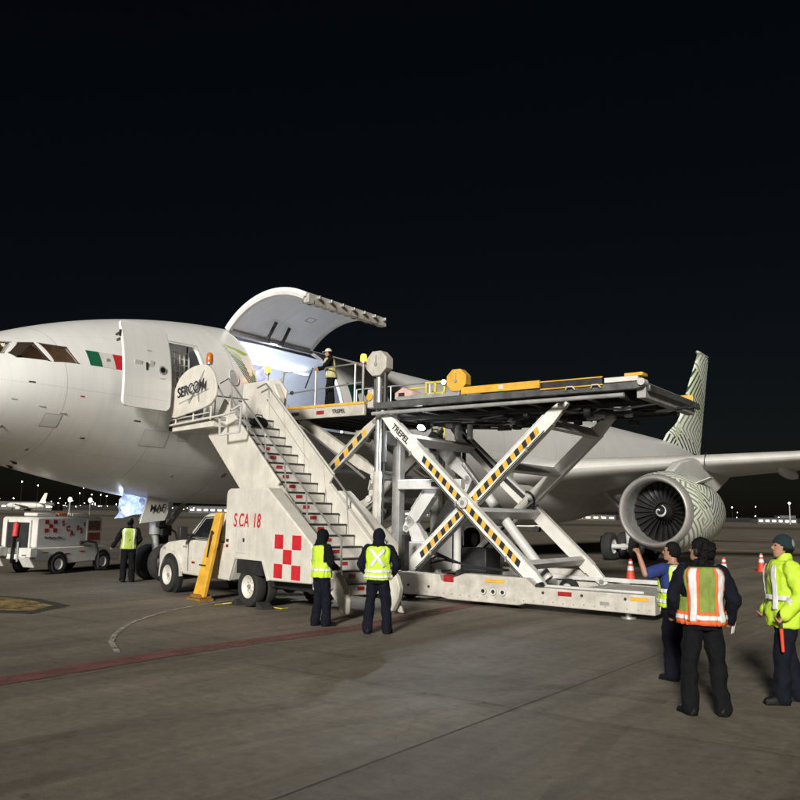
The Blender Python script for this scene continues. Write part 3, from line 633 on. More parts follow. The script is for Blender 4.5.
wst = [(1.8, 24.0, 12.0, 4.05, .15, R(4)), (3.0, 25.1, 11.0, 4.12, .145, R(4)), (5.5, 26.75, 9.4, 4.34, .13, R(3)), (9.4, 29.25, 7.4, 4.66, .12, R(2.4)), (14, 32.25, 6.1, 5.04, .112, R(1.6)), (20, 36.15, 4.7, 5.56, .105, R(.6)), (28.6, 41.75, 2.7, 6.35, .10, R(-.5)), (29.2, 42.3, 2.2, 6.55, .10, 0), (29.6, 43.1, 1.4, 7.6, .10, 0)]
M['wing'] = mat('wing_grey', (.56, .55, .52), .42, 0, .12, .8, .04, 5)
for sg in (1, -1):
    w_ = wing(sg, wst, 'wing', 'wing', plane)
    for l_, s_, z_, ln in ((6.2, 32.4, 3.35, 5.0), (12.2, 34.6, 4.28, 4.6), (16.9, 37.0, 4.75, 4.0), (21.5, 39.6, 5.2, 3.4)):
        b = MB(); b.lathe((sg*l_, s_, z_+.14), [(.0, -.45*ln), (.16, -.38*ln), (.28, -.2*ln), (.31, 0), (.25, .25*ln), (.12, .45*ln), (0, .55*ln)], (0, 1, -.06), 14); o = b.build('flap_track_fairing', 'wing', w_)
    # slat joints: thin dark gaps standing on the leading edge
    for l_, s_, z_ in ((9.75, 29.42, 4.69), (13.4, 31.8, 4.99), (18.2, 34.95, 5.4)):
        b = MB(); L = [V((sg*l_, s_+.55*q*q-.03, z_ + .48*q)) for q in [i/6-.45 for i in range(9)]]
        for p, q in zip(L, L[1:]): b.bar(p, q, .03, .02)
        b.build('slat_joint', 'dark', w_)
# belly fairing
b = MB()
def fair(i, j):
    u = i/20; s_ = 22.2 + 17.5*u; q = math.sin(math.pi*min(1, max(0, u)))**.5; a = R(188 + 164*j/24)
    return V(((1.2+2.0*q)*math.cos(a), s_, 3.75 + (.6+1.55*q)*math.sin(a)*1.0 + .0))
b.grid(fair, 21, 25); b.build('belly_fairing', 'wing', plane)
# ---------------- engine
def pattern_mat(name, kind):
    m = bpy.data.materials.new(name); t, n, l, b = nodes_of(m); b.inputs['Roughness'].default_value = .35
    tc = n.new('ShaderNodeTexCoord'); sp = n.new('ShaderNodeSeparateXYZ'); l.new(tc.outputs['Object'], sp.inputs[0])
    def mth(op, a, b_=None, c_=None):
        q = n.new('ShaderNodeMath'); q.operation = op
        for i, x in enumerate((a, b_, c_)):
            if x is None: continue
            if isinstance(x, (int, float)): q.inputs[i].default_value = x
            else: l.new(x, q.inputs[i])
        return q.outputs[0]
    if kind == 'engine':
        u = mth('MULTIPLY', mth('ARCTAN2', sp.outputs[0], sp.outputs[2]), 1.65); v = sp.outputs[1]; P, W, f = 1.45, 1.3, 4.3
    else:
        u = mth('MULTIPLY', sp.outputs[2], 1.0); v = sp.outputs[1]; P, W, f = 3.1, 2.6, 1.6
    vor = n.new('ShaderNodeTexVoronoi'); vor.feature = 'F1'; vor.inputs['Scale'].default_value = .62 if kind == 'engine' else .24; vor.inputs['Randomness'].default_value = .8; l.new(tc.outputs['Object'], vor.inputs['Vector'])
    cell = n.new('ShaderNodeSeparateColor'); l.new(vor.outputs['Color'], cell.inputs[0])
    sgn = mth('SUBTRACT', mth('MULTIPLY', mth('GREATER_THAN', cell.outputs[2], .5), 2.0), 1.0)
    tri = mth('PINGPONG', u, P); frq = mth('ADD', mth('MULTIPLY', cell.outputs[1], f*.5), f*.75)
    stripe = mth('FRACT', mth('MULTIPLY', mth('ADD', mth('MULTIPLY', v, mth('MULTIPLY', sgn, .7)), mth('MULTIPLY', tri, 1.0)), frq))
    on = mth('LESS_THAN', stripe, .40)
    r1 = n.new('ShaderNodeValToRGB'); r1.color_ramp.interpolation = 'CONSTANT'
    E_ = r1.color_ramp.elements; E_[0].position = 0; E_[0].color = (.05, .09, .06, 1); E_[1].position = .36; E_[1].color = (.24, .31, .20, 1)
    for p_, c_ in ((.66, (.06, .08, .07, 1)), (.80, (.36, .44, .24, 1))): e = E_.new(p_); e.color = c_
    l.new(cell.outputs[0], r1.inputs[0])
    r2 = n.new('ShaderNodeValToRGB'); r2.color_ramp.interpolation = 'CONSTANT'; E2 = r2.color_ramp.elements
    E2[0].color = (.78, .78, .72, 1); E2[1].position = .75; E2[1].color = (.68, .73, .54, 1); l.new(cell.outputs[1], r2.inputs[0])  # livery colours, lightened to stand for lamp light missing on the fin
    mx = n.new('ShaderNodeMix'); mx.data_type = 'RGBA'; l.new(on, mx.inputs[0]); l.new(r2.outputs[0], mx.inputs[6]); l.new(r1.outputs[0], mx.inputs[7]); l.new(mx.outputs[2], b.inputs['Base Color'])
    return m
M['nacelle'] = pattern_mat('nacelle_livery', 'engine'); M['fin'] = pattern_mat('fin_livery', 'fin')
M['lip'] = mat('inlet_lip_metal', (.58, .56, .53), .34, .55, .12, 2)
M['fan'] = mat('fan_titanium', (.07, .07, .072), .35, .75, .15, 6)
def engine(sg):
    e = empty('engine', (sg*9.37, 23.45, 2.36)); e.parent = plane; ax = (0, 1, 0)
    b = MB(); b.lathe((0, 0, 0), [(1.475, .42), (1.57, .8), (1.65, 1.5), (1.69, 2.3), (1.66, 3.2), (1.55, 4.3), (1.38, 5.3), (1.22, 6.0), (1.19, 6.0), (1.3, 5.2), (1.3, 4.5)], ax, 72); b.build('nacelle', 'nacelle', e)
    b = MB(); pr = [(1.474, .42), (1.46, .3), (1.44, .19), (1.405, .09), (1.36, .025), (1.31, 0), (1.265, .03), (1.235, .10), (1.215, .2), (1.20, .36)]; b.lathe((0, 0, 0), pr, ax, 72); b.build('inlet_lip', 'lip', e)
    b = MB(); b.lathe((0, 0, 0), [(1.20, .361), (1.20, .7), (1.23, 1.1), (1.245, 1.6), (1.24, 2.0)], ax, 64); b.build('inlet_duct', 'grey', e)
    b = MB(); b.add([(1.24*math.cos(R(a)), 2.0, 1.24*math.sin(R(a))) for a in range(0, 360, 6)], [tuple(range(60))]); b.build('stator_disc', 'black', e, False)
    bl = None
    for k in range(26):
        if bl is None:
            q = MB(); n = 9
            def P(i, j):
                r = .36 + .87*i/n; tw = R(22 + 40*i/n); x = (j/4-.5)*(.26 + .14*i/n); cam = .035*(1-(2*j/4-1)**2); sweep = -.08*math.sin(math.pi*i/n)
                return V((x*math.cos(R(90)-tw)*0 + x*math.sin(tw) + cam*math.cos(tw), 1.42 + x*math.cos(tw) - cam*math.sin(tw) + sweep, r))
            q.grid(P, n+1, 5); bl = q.build('fan_blade', 'fan', e); o = bl
        else: o = bl.copy(); COL.objects.link(o)
        o.rotation_euler = (0, 2*math.pi*k/26, 0)
    b = MB(); b.lathe((0, 0, 0), [(0, .72), (.06, .76), (.16, .92), (.28, 1.2), (.37, 1.5), (.38, 1.62)], ax, 32); sp_ = b.build('spinner', 'black', e)
    b = MB(); L = []
    for i in range(40):
        u = i/39; a = R(40 + 400*u); r = .05 + .20*u; y = .72 + (r-.0)*.0 + (.03 + 1.28*r**1.25); w_ = .012 + .035*math.sin(math.pi*min(1, u*1.15))
        for d in (-w_, w_): rr = r+d; L.append(V((rr*math.cos(a), .705 + .03 + 1.42*max(.01, rr)**1.18 - .045, rr*math.sin(a))))
    b.add(L, [(2*i, 2*i+1, 2*i+3, 2*i+2) for i in range(39)]); b.build('spiral_mark', 'tape', sp_)
    b = MB(); b.lathe((0, 0, 0), [(.95, 4.6), (.92, 5.8), (.78, 6.8), (.62, 7.3), (.58, 7.3), (.6, 6.6)], ax, 40); b.build('core_nozzle', 'steel', e)
    b = MB(); b.lathe((0, 0, 0), [(.45, 6.6), (.38, 7.3), (.2, 7.9), (0, 8.2)], ax, 24); b.build('exhaust_plug', 'steel', e)
    b = MB()
    P = [(1.9, 1.62), (3.2, 2.15), (5.2, 2.42), (7.0, 2.28), (10.2, 1.95), (11.2, 1.85), (8.5, .98), (6.3, .85), (3.0, 1.3)]
    b.prism([(-.2, y, z) for y, z in P], (.4, 0, 0)); b.build('pylon', 'wing', e, bevel=.08)
    b = MB(); b.prism([(1.15, 1.6, 1.15), (1.15, 2.9, 1.2), (1.62, 2.7, 1.42), (1.62, 2.2, 1.42)], (.02, 0, -.03)); b.build('strake', 'wing', e)
    return e
engine(1); engine(-1)
# ---------------- fin, tailplane
b = MB(); nz_ = 16
def lead(z): return [53.6, 55.2, 56.5, 57.6, 58.4, 59.3, 61.0, 63.35][0] if z < 8.1 else (53.6 + 4.2*sm((z-8.1)/2.4)**.8 if z < 10.5 else 57.8 + (z-10.5)*.93)
def finp(i, j):
    z = 7.5 + 9.0*i/nz_; s0 = lead(z); s1 = 63.0 + (z-7.5)*.40; F = foil(.10 if z > 10 else .07, 12); x, y = F[j]; ch = s1-s0
    return V((y*ch*.8, s0 + x*ch, z))
nf = len(foil(.1, 12)); b.grid(finp, nz_+1, nf, True)
b.add([finp(nz_, j) + V((0, 0, .0)) for j in range(nf)], [tuple(range(nf))]); fin = b.build('tail_fin', 'fin', plane)
b = MB(); b.lathe((0, 63.3, 16.5), [(0, -.3), (.16, -.1), (.18, .3), (.14, 2.8), (0, 3.3)], (0, 1, 0), 10); b.build('fin_cap', 'wing', fin)
for sg in (1, -1): wing(sg, [(.6, 56.5, 5.2, 6.6, .10, 0), (9.6, 62.0, 2.2, 7.35, .09, 0)], 'tailplane', 'wing', plane)
# ---------------- landing gear
def wheel(par, c, r, w, axis, rimr, name='wheel', rim='lgrey', hub=True):
    c, ax = V(c), V(axis).normalized(); b = MB()
    b.lathe(c, [(rimr, -w*.42), (r*.86, -w*.5), (r*.96, -w*.40), (r, -w*.2), (r, w*.2), (r*.96, w*.40), (r*.86, w*.5), (rimr, w*.42)], ax, 36); t = b.build(name, 'rubber', par)
    b = MB(); b.lathe(c, [(0, w*.22), (rimr*.30, w*.24), (rimr*.36, w*.16), (rimr*.62, w*.14), (rimr*.82, w*.30), (rimr*.97, w*.44), (rimr, w*.41), (rimr, -w*.41), (rimr*.9, -w*.3), (0, -w*.2)], ax, 32); rm = b.build('rim', rim, t)
    if hub:
        b = MB()
        x = ax.orthogonal().normalized(); y = ax.cross(x)
        for k in range(8): d = x*math.cos(k*math.pi/4) + y*math.sin(k*math.pi/4); b.tube(c+d*rimr*.5+ax*w*.13, c+d*rimr*.5+ax*w*.19, rimr*.075, 8)
        b.tube(c+ax*w*.2, c+ax*w*.34, rimr*.2, 14); tag(b.build('hub_bolts', 'grey', t), kind='stuff')
    return t
for sg in (1, -1):
    mg = empty('main_gear', (sg*5.3, 32, 0)); mg.parent = plane
    for yy in (-1.0, 1.0):
        for xx in (-.7, .7): wheel(mg, (xx, yy, .69), .69, .5, (1 if xx > 0 else -1, 0, 0), .36, hub=False)
    b = MB(); b.tube((0, 0, .8), (-sg*.3, 0, 4.0), .22, 14); b.bar((0, -1.05, .69), (0, 1.05, .69), .22, .28); b.tube((0, 0, 2.2), (-sg*1.6, 0, 3.6), .12, 10); b.tube((-.7, -1, .69), (.7, -1, .69), .12, 10); b.tube((-.7, 1, .69), (.7, 1, .69), .12, 10); b.build('strut', 'lgrey', mg)
    b = MB(); b.prism([(sg*.5, -.9, 1.6), (sg*.5, .9, 1.6), (sg*.1, 1.0, 3.6), (sg*.1, -1.0, 3.6)], (.05, 0, 0)); b.build('gear_door', 'wing', mg)
ng = empty('nose_gear', (0, 7.25, 0)); ng.parent = plane
for xx in (-.36, .36): wheel(ng, (xx, 0, .52), .52, .36, (1 if xx > 0 else -1, 0, 0), .27, rim='dark', hub=False)  # dark rims carry the shade under the nose in their colour
b = MB(); b.tube((-.36, 0, .52), (.36, 0, .52), .1, 12); b.tube((0, 0, .5), (0, -.12, 1.35), .11, 14); b.tube((0, -.12, 1.35), (0, -.25, 2.7), .17, 14); b.tube((0, .1, 1.3), (0, 1.1, 2.5), .08, 10); b.build('strut', 'grey', ng)
b = MB(); b.box((0, .12, 1.45), (.5, .35, .3)); b.box((.15, -.1, 1.75), (.3, .25, .4)); b.path([(.2, .1, 1.6), (.35, .35, 1.4), (.3, .5, 1.0), (.15, .2, .8)], .03); b.box((-.2, .3, 1.2), (.25, .3, .3)); b.build('steering_unit', 'dark', ng, bevel=.02)
b = MB(); b.prism([(.66, -1.20, 1.66), (.66, -.34, 1.74), (.62, -.20, 1.95), (.55, -.14, 2.55), (.55, -.86, 2.52), (.60, -1.02, 2.1)], (.035, 0, .01)); dr = b.build('gear_door', 'white', ng, bevel=.01)
text('registration', 'MAF', .29, 'black', dr, face_mw((.712, -.90, 2.0), (0, 1, .03), (-.1, -.06, 1)), .25, .004, .002)
b = MB(); b.prism([(-.62, -.28, 1.72), (-.62, .9, 1.80), (-.5, .9, 2.62), (-.5, -.02, 2.62)], (.035, 0, .01)); b.build('gear_door', 'wing', ng, bevel=.01)
# lit polythene sheet hung from the open nose gear bay
sheet = bpy.data.materials.new('polythene'); t_, n_, l_, b_ = nodes_of(sheet); M['sheet'] = sheet
ts = n_.new('ShaderNodeBsdfTranslucent'); nz_s = n_.new('ShaderNodeTexNoise'); nz_s.inputs['Scale'].default_value = 4; nz_s.inputs['Detail'].default_value = 2.5; nz_s.inputs['Distortion'].default_value = 1.5
rs = n_.new('ShaderNodeValToRGB'); rs.color_ramp.elements[0].position = .30; rs.color_ramp.elements[0].color = (.34, .44, .74, 1); rs.color_ramp.elements[1].position = .62; rs.color_ramp.elements[1].color = (.85, .9, 1, 1)
l_.new(nz_s.outputs[0], rs.inputs[0]); l_.new(rs.outputs[0], ts.inputs[0]); ms = n_.new('ShaderNodeMixShader'); ms.inputs[0].default_value = .25; b_.inputs['Roughness'].default_value = .15
l_.new(ts.outputs[0], ms.inputs[1]); l_.new(b_.outputs[0], ms.inputs[2]); l_.new(ms.outputs[0], n_['Material Output'].inputs[0])
def hang(i, j):
    s_ = 5.62 + .92*i/22; z = 2.52 - .74*j/18*(1-.30*(i/22)) ; p = V((.34, s_ - .10*j/18*(1-i/11), z))
    return p + V((.16*noise.noise(p*3.5) + .09*noise.noise(p*8), .03*noise.noise(p*6), .03*noise.noise(p*7)))
b = MB(); b.grid(hang, 23, 19); bs = b.build('bay_sheet', 'sheet', plane)
b = MB(); b.tube((-.12, 5.9, 2.14), (-.12, 6.1, 2.14), .02, 8); b.build('bay_lamp_tube', 'lamp_cool', plane)
point_light('bay_lamp', (-.12, 6.0, 2.1), 30, (.62, .76, 1), plane, .08)
# ------------------------------------------------------------------ cargo loader with scissor lift (same frame as the aircraft)
M['dgrey'] = mat('dark_grey_steel', (.15, .15, .15), .4, .4, .3, 3, .05, 40)
M['arm_white'] = mat('arm_paint', (.74, .73, .69), .45, 0, .16, 5, .05, 30)
LO = V((10.6, 10.2, 0)); loader = empty('cargo_loader', mw=RAMP @ Matrix.Translation(LO))
tag(loader, 'white scissor-lift cargo loader with striped arms raised to the cargo door', 'cargo loader')
def L3(): return MB(LO)
def lpart(name, m, parent=None, **k):
    def f(fn):
        b = L3(); fn(b); return b.build(name, m, parent or loader, **k)
    return f
NS, FS = 8.05, 12.15      # near and far side of the chassis
# chassis side beams with their humped outline
for sd, y0, w_ in ((1, NS, .34), (-1, FS-.34, .34)):
    b = L3()
    P = [(6.6, .14), (9.55, .14), (9.75, .10), (11.6, .10), (11.75, .15), (14.66, .13), (14.66, .52), (12.0, .52), (11.8, .70), (10.2, .72), (9.75, .56), (9.55, .50), (9.5, .66), (6.6, .68)]
    b.prism([(x, y0, z) for x, z in P], (0, w_, 0)); b.build('side_beam', 'dirty_white', loader, bevel=.02)
for x in (6.7, 8.7, 10.6, 12.6, 14.5):
    b = L3(); b.span((x, NS+.3, .2), (x+.18, FS-.3, .46)); b.build('cross_beam', 'dirty_white', loader, bevel=.01)
b = L3(); b.span((12.4, NS+.9, .22), (14.4, FS-.9, .44)); b.build('battery_tray', 'dirty_white', loader, bevel=.02)
b = L3(); b.span((6.9, NS+.8, .25), (8.2, FS-.8, .5)); b.build('pump_tray', 'dark', loader, bevel=.02)
for y in (NS+.42, FS-.42):
    b = L3(); b.span((8.9, y-.05, .46), (14.3, y+.05, .56)); b.build('slide_rail', 'lgrey', loader)
def lwheel(x, y, sg): 
    c = V((x, y, .24)) - LO; wheel(loader, c, .24, .3, (0, sg, 0), .13, hub=False)
for x in (7.3, 8.3, 10.3, 11.2):
    for y, sg in ((NS+.55, -1), (FS-.55, 1)): lwheel(x, y, sg)
for x, y in ((14.0, NS+.3), (14.0, FS-.3), (7.0, NS+.3), (7.0, FS-.3)):
    b = L3(); b.tube((x, y, .02), (x, y, .5), .07, 10); b.tube((x, y, .0), (x, y, .04), .16, 14); b.build('stabiliser_foot', 'steel', loader)
# details on the near beam
for x, z in ((7.5, .48), (12.55, .38)):
    b = L3(); b.span((x, NS-.012, z), (x+.32, NS-.004, z+.09)); b.build('red_reflector', 'dred', loader)
for x, z, w_ in ((10.75, .56, .5), (14.15, .40, .38)):
    b = L3(); b.span((x, NS-.012, z), (x+w_, NS-.004, z+.07)); b.build('yellow_label', 'yellow', loader)
for x in (10.72, 10.98, 11.22):
    b = L3(); b.tube((x, NS-.05, .36), (x, NS+.01, .36), .075, 16); o = b.build('socket', 'lgrey', loader)
    b = L3(); b.tube((x, NS-.055, .36), (x, NS-.051, .36), .045, 14); b.build('socket_hole', 'black', o)
for x in (12.2, 13.1, 14.05, 7.0, 8.6, 9.2):
    b = L3(); b.tube((x, NS-.02, .42 if x > 10 else .36), (x, NS+.01, .42 if x > 10 else .36), .03, 8); b.build('lashing_eye', 'dark', loader)
b = L3(); b.prism([(9.62, NS-.01, .50), (9.9, NS-.01, .50), (9.9, NS-.01, .62), (9.62, NS-.01, .66)], (0, .3, 0)); b.build('red_cover', 'dred', loader)
# driver end boxes, pipes and panels at the aircraft end
for x, y, w_, d_, h_, m in ((6.75, 8.5, .5, .5, 1.0, 'lgrey'), (7.55, 9.2, .7, .6, .85, 'grey'), (8.5, 10.6, .8, .8, .7, 'dark'), (6.9, 10.9, .6, .9, 1.05, 'lgrey')):
    b = L3(); b.span((x, y, .5), (x+w_, y+d_, .5+h_)); b.build('equipment_box', m, loader, bevel=.03)
for x in (7.25, 7.75, 8.2):
    b = L3(); b.span((x, 8.3, .6), (x+.09, 8.5, 1.55)); b.build('guard_plate', 'dark' if x != 7.75 else 'lgrey', loader)
for k in range(4):
    b = L3(); q = [V((7.6+.1*k, 9.0+.1*k, .7)), V((8.2+.12*k, 9.4+.1*k, 1.2-.1*k)), V((9.2, 9.8+.1*k, .75)), V((10.2, 9.9+.1*k, .7))]; b.path(q, .025, 6); b.build('hydraulic_hose', 'black', loader)
# ---------------- scissor arms
def arm(a, b_, y, th, wd, name, striped, m='dirty_white'):
    a, b_ = V((a[0], y, a[1])), V((b_[0], y, b_[1])); d = (b_-a).normalized(); u = V((0, 1, 0)).cross(d); u = u if u.z > 0 else -u
    ln = (b_-a).length; P = [a - u*wd*.28 - d*.12, a + d*.35 - u*wd*.5, b_ - d*.45 - u*wd*.5, b_ - u*wd*.25 + d*.1, b_ + u*wd*.25 + d*.14, b_ - d*.35 + u*wd*.5, a + d*.4 + u*wd*.5, a + u*wd*.28 - d*.14]
    b = L3(); b.prism([p - V((0, th/2, 0)) for p in P], (0, th, 0)); o = b.build(name, m, loader, bevel=.015)
    if striped:
        b = L3(); yy = y - th/2 - .006; s0, s1 = .75, ln-(1.75 if b_.x < a.x else .85); n = int((s1-s0)/.135); hw = wd*.24
        for k in range(n):
            t0 = s0 + (s1-s0)*k/n; t1 = s0 + (s1-s0)*(k+1)/n; b.mi = k % 2
            c = [a + d*t0 - u*hw, a + d*t1 - u*hw, a + d*(t1+.05) + u*hw, a + d*(t0+.05) + u*hw]; b.add([V((p.x, yy, p.z)) for p in c], [(0, 1, 2, 3)])
        b.build('hazard_stripes', ['black', 'yellow'], o, False)
    for e in (a, b_):
        b = L3(); b.tube(e - V((0, th/2+.03, 0)), e + V((0, th/2+.03, 0)), .065, 16); b.build('pin', 'steel', o)
    # welded edge flanges
    for sg in (-1, 1):
        b = L3(); b.bar(a + d*.45 + u*wd*.5*sg, b_ - d*.5 + u*wd*.5*sg, th+.05, .02, tuple(u)); b.build('flange', m, o)
    return o
aN, bN = 8.42, 8.66
A0, A1, B0, B1 = (12.05, .45), (7.5, 4.62), (8.02, .52), (12.45, 4.62)
a1 = arm(A0, A1, aN, .16, .31, 'scissor_arm', True, 'arm_white'); b1 = arm(B0, B1, bN, .16, .31, 'scissor_arm', True, 'arm_white')
a2 = arm(A0, A1, 11.78, .16, .31, 'scissor_arm', False, 'white'); b2 = arm(B0, B1, 11.54, .16, .31, 'scissor_arm', False, 'white')
text('maker_lettering', 'TREPEL', .21, 'black', a1, face_mw(V((7.78, aN-.09, 4.28)) - LO, (.737, 0, -.675), (.675, 0, .737)), 0, .006, .002)
pv = V((9.98, 0, 2.36))
b = L3(); b.tube((pv.x, aN-.14, pv.z), (pv.x, aN-.02, pv.z), .13, 24); o = b.build('pivot_pin', 'lgrey', loader)
b = L3(); b.tube((pv.x, aN-.16, pv.z), (pv.x, aN-.139, pv.z), .06, 12); b.build('pivot_bolt', 'steel', o)
def lerp2(p, q, t): return (p[0]+(q[0]-p[0])*t, p[1]+(q[1]-p[1])*t)
for p, q, t, y0, y1, th, wd in ((B0, B1, .90, bN+.08, 11.46, .10, .34), (B0, B1, .66, bN+.08, 11.46, .10, .30), (B0, B1, .34, bN+.08, 11.46, .16, .2), (A0, A1, .40, aN+.08, 11.7, .14, .26), (A0, A1, .84, aN+.08, 11.7, .14, .26), (A0, A1, .12, aN+.08, 11.7, .14, .2)):
    x, z = lerp2(p, q, t); b = L3(); b.bar((x, y0, z), (x, y1, z), wd, th, (q[0]-p[0], 0, q[1]-p[1])); b.build('cross_member', 'lgrey', loader, bevel=.015)
# lift cylinders and cables on the far arm
b = L3(); b.tube((11.35, 10.1, .55), (9.6, 10.1, 2.6), .13, 16); o = b.build('lift_cylinder', 'lgrey', loader); b = L3(); b.tube((9.6, 10.1, 2.6), (8.9, 10.1, 3.42), .075, 14); b.build('rod', 'chrome', o)
for dz in (.0, .07, .14):
    b = L3(); b.path([(7.9, 11.66, 4.46-dz), (9.0, 11.66, 3.42-dz), (9.9, 11.66, 2.66-dz), (10.3, 11.3, 2.45-dz), (10.0, 11.0, 2.1), (9.0, 11.0, 1.2)], .028, 6); b.build('hydraulic_hose', 'dark' if dz else 'lgrey', loader)
b = L3(); L = [V((10.1 + .22*math.cos(R(a)), 11.40, 2.42 + .3*math.sin(R(a)))) for a in range(-100, 120, 20)]; b.path(L, .03, 6); b.build('hose_loop', 'black', loader)
# ---------------- main platform
PZ = 4.95; PX0, PX1, PY0, PY1 = 7.25, 14.45, 8.25, 12.05
for y in (PY0, PY1-.16):
    b = L3(); b.prism([(PX0, y, PZ-.17), (PX1-.2, y, PZ-.16), (PX1, y, PZ-.12), (PX1, y, PZ), (PX0, y, PZ)], (0, .16, 0)); b.build('platform_side', 'dgrey', loader, bevel=.015)
    b = L3(); b.tube((PX0, y+.08 if y > 9 else y-.05, PZ-.30), (PX1-.4, y+.08 if y > 9 else y-.05, PZ-.28), .05, 10); b.build('edge_pipe', 'grey', loader)
for x in (PX0, PX1-.2):
    b = L3(); b.span((x, PY0+.16, PZ-.34), (x+.2, PY1-.16, PZ-.04)); b.build('platform_end', 'grey', loader, bevel=.01)
for k in range(9):
    x = PX0+.7+k*.74; b = L3(); b.span((x, PY0+.16, PZ-.32), (x+.12, PY1-.16, PZ-.12)); b.build('joist', 'dark', loader)
for y in (9.1, 9.9, 10.7, 11.4):
    b = L3(); b.span((PX0+.25, y, PZ-.40), (PX1-.3, y+.09, PZ-.30)); b.build('stringer', 'dark', loader)
b = L3(); b.span((PX0+.2, PY0+.17, PZ-.10), (PX1-.2, PY1-.17, PZ-.07)); b.build('deck_plate', 'dark', loader, False)
rl = None
for k in range(44):
    x = PX0+.35+k*.158
    if rl is None: b = L3(); b.tube((x, PY0+.25, PZ-.02), (x, PY1-.25, PZ-.02), .045, 10); rl = b.build('roller', 'steel', loader)
    else: o = rl.copy(); COL.objects.link(o); o.location = (k*.158, 0, 0)
rg2 = random.Random(3)
for k in range(46):     # pipes, motors and brackets slung under the deck
    x = rg2.uniform(PX0+.4, PX1-.7); y = rg2.uniform(PY0+.3, PY1-.4); b = L3()
    if k % 3 == 0: b.path([(x, y, PZ-.46), (x+rg2.uniform(.3, 1.2), y+rg2.uniform(-.2, .2), PZ-.52), (x+1.4, y+.1, PZ-.44)], .025, 6); b.build('cable_run', 'black', loader)
    elif k % 3 == 1: b.box((x, y, PZ-.5), (rg2.uniform(.12, .3), rg2.uniform(.1, .25), rg2.uniform(.1, .2))); b.build('drive_motor', 'dark' if k % 2 else 'grey', loader, bevel=.02)
    else: b.tube((x, y, PZ-.47), (x+rg2.uniform(.25, .6), y, PZ-.47), .05, 10); b.build('actuator', rg2.choice(('grey', 'steel', 'dark')), loader)
# guide rails along the near edge: yellow stretch, folded dark box, white end
b = L3(); b.span((9.95, PY0-.03, PZ+.02), (12.05, PY0+.05, PZ+.20)); b.build('guide_rail', 'yellow', loader, bevel=.01)
b = L3(); b.span((11.0, PY0-.042, PZ+.06), (11.12, PY0-.034, PZ+.17)); b.build('label_plate', 'white', loader)
b = L3(); b.span((12.1, PY0-.03, PZ-.02), (13.55, PY0+.06, PZ+.14)); b.build('folded_guide', 'dark', loader, bevel=.01)
for z in (PZ-.02, PZ+.15):
    b = L3(); b.span((12.08, PY0-.045, z-.012), (13.57, PY0-.033, z+.012)); b.build('yellow_edge', 'yellow', loader)
b = L3(); b.span((8.0, PY0-.02, PZ+.0), (9.9, PY0+.10, PZ+.10)); b.build('guide_rail', 'grey', loader, bevel=.01)
b = L3(); b.span((13.6, PY0-.03, PZ+.01), (14.35, PY0+.1, PZ+.12)); b.build('guide_rail', 'white', loader, bevel=.01)
b = L3(); b.span((14.05, PY0-.02, PZ+.12), (14.45, PY0+.3, PZ+.19)); b.build('end_stop', 'yellow', loader, bevel=.01)
b = L3(); b.tube((14.42, PY0-.05, PZ-.02), (14.42, PY0+.2, PZ-.02), .08, 14); b.build('bumper_roller', 'lgrey', loader)
for y in (PY1-.1,):
    b = L3(); b.span((8.5, y, PZ+.02), (14.4, y+.08, PZ+.18)); b.build('guide_rail', 'yellow', loader, bevel=.01)
b = L3(); b.span((14.46, PY0+.2, PZ-.20), (14.54, PY1, PZ-.05)); b.build('rear_bumper', 'dgrey', loader, bevel=.02)
for x in (12.7, 13.3):
    b = L3(); b.path([(x, PY0-.04, PZ-.08), (x+.05, PY0-.09, PZ-.02), (x+.18, PY0-.09, PZ-.02), (x+.22, PY0-.04, PZ-.08)], .016, 6); b.build('grab_handle', 'white', loader)
# ---------------- octagon-capped posts
def post(x, y, cap_m, rod, base):
    b = L3(); b.tube((x, y, .5), (x, y, 3.15), .115, 16); o = b.build('post_tube', base, loader)
    b = L3(); b.tube((x, y, 3.15), (x, y, 5.75), .085, 16); b.build('rod', rod, o)
    b = L3(); n = V((.0, -1, 0)); P = [(x + .36*math.cos(R(22.5+45*k)), y-.17, 6.02 + .36*math.sin(R(22.5+45*k))) for k in range(8)]; b.prism(P, (0, .32, 0)); c = b.build('octagon_cover', cap_m, loader, bevel=.02)
    b = L3(); b.tube((x, y-.2, 6.0), (x, y-.171, 6.0), .05, 12); b.box((x, y-.18, 6.14), (.03, .02, .2)); b.build('cover_bolt', 'grey', c)
    b = L3(); b.tube((x+.2, y, 5.85), (x+.2, y, 3.4), .06, 8); b.tube((x+.2, y, 3.4), (x+.2, y, 1.2), .025, 8); b.build('drag_chain', 'black', loader)
    b = L3(); b.tube((x-.16, y+.05, 5.8), (x-.16, y+.05, 4.9), .07, 8); b.build('hose_sleeve', 'black', loader)
post(7.22, 8.52, 'dirty_white', 'steel', 'dirty_white'); post(7.60, 11.9, 'yellow', 'steel', 'lgrey')  # far cover is painted yellow to stand for yellow light on it
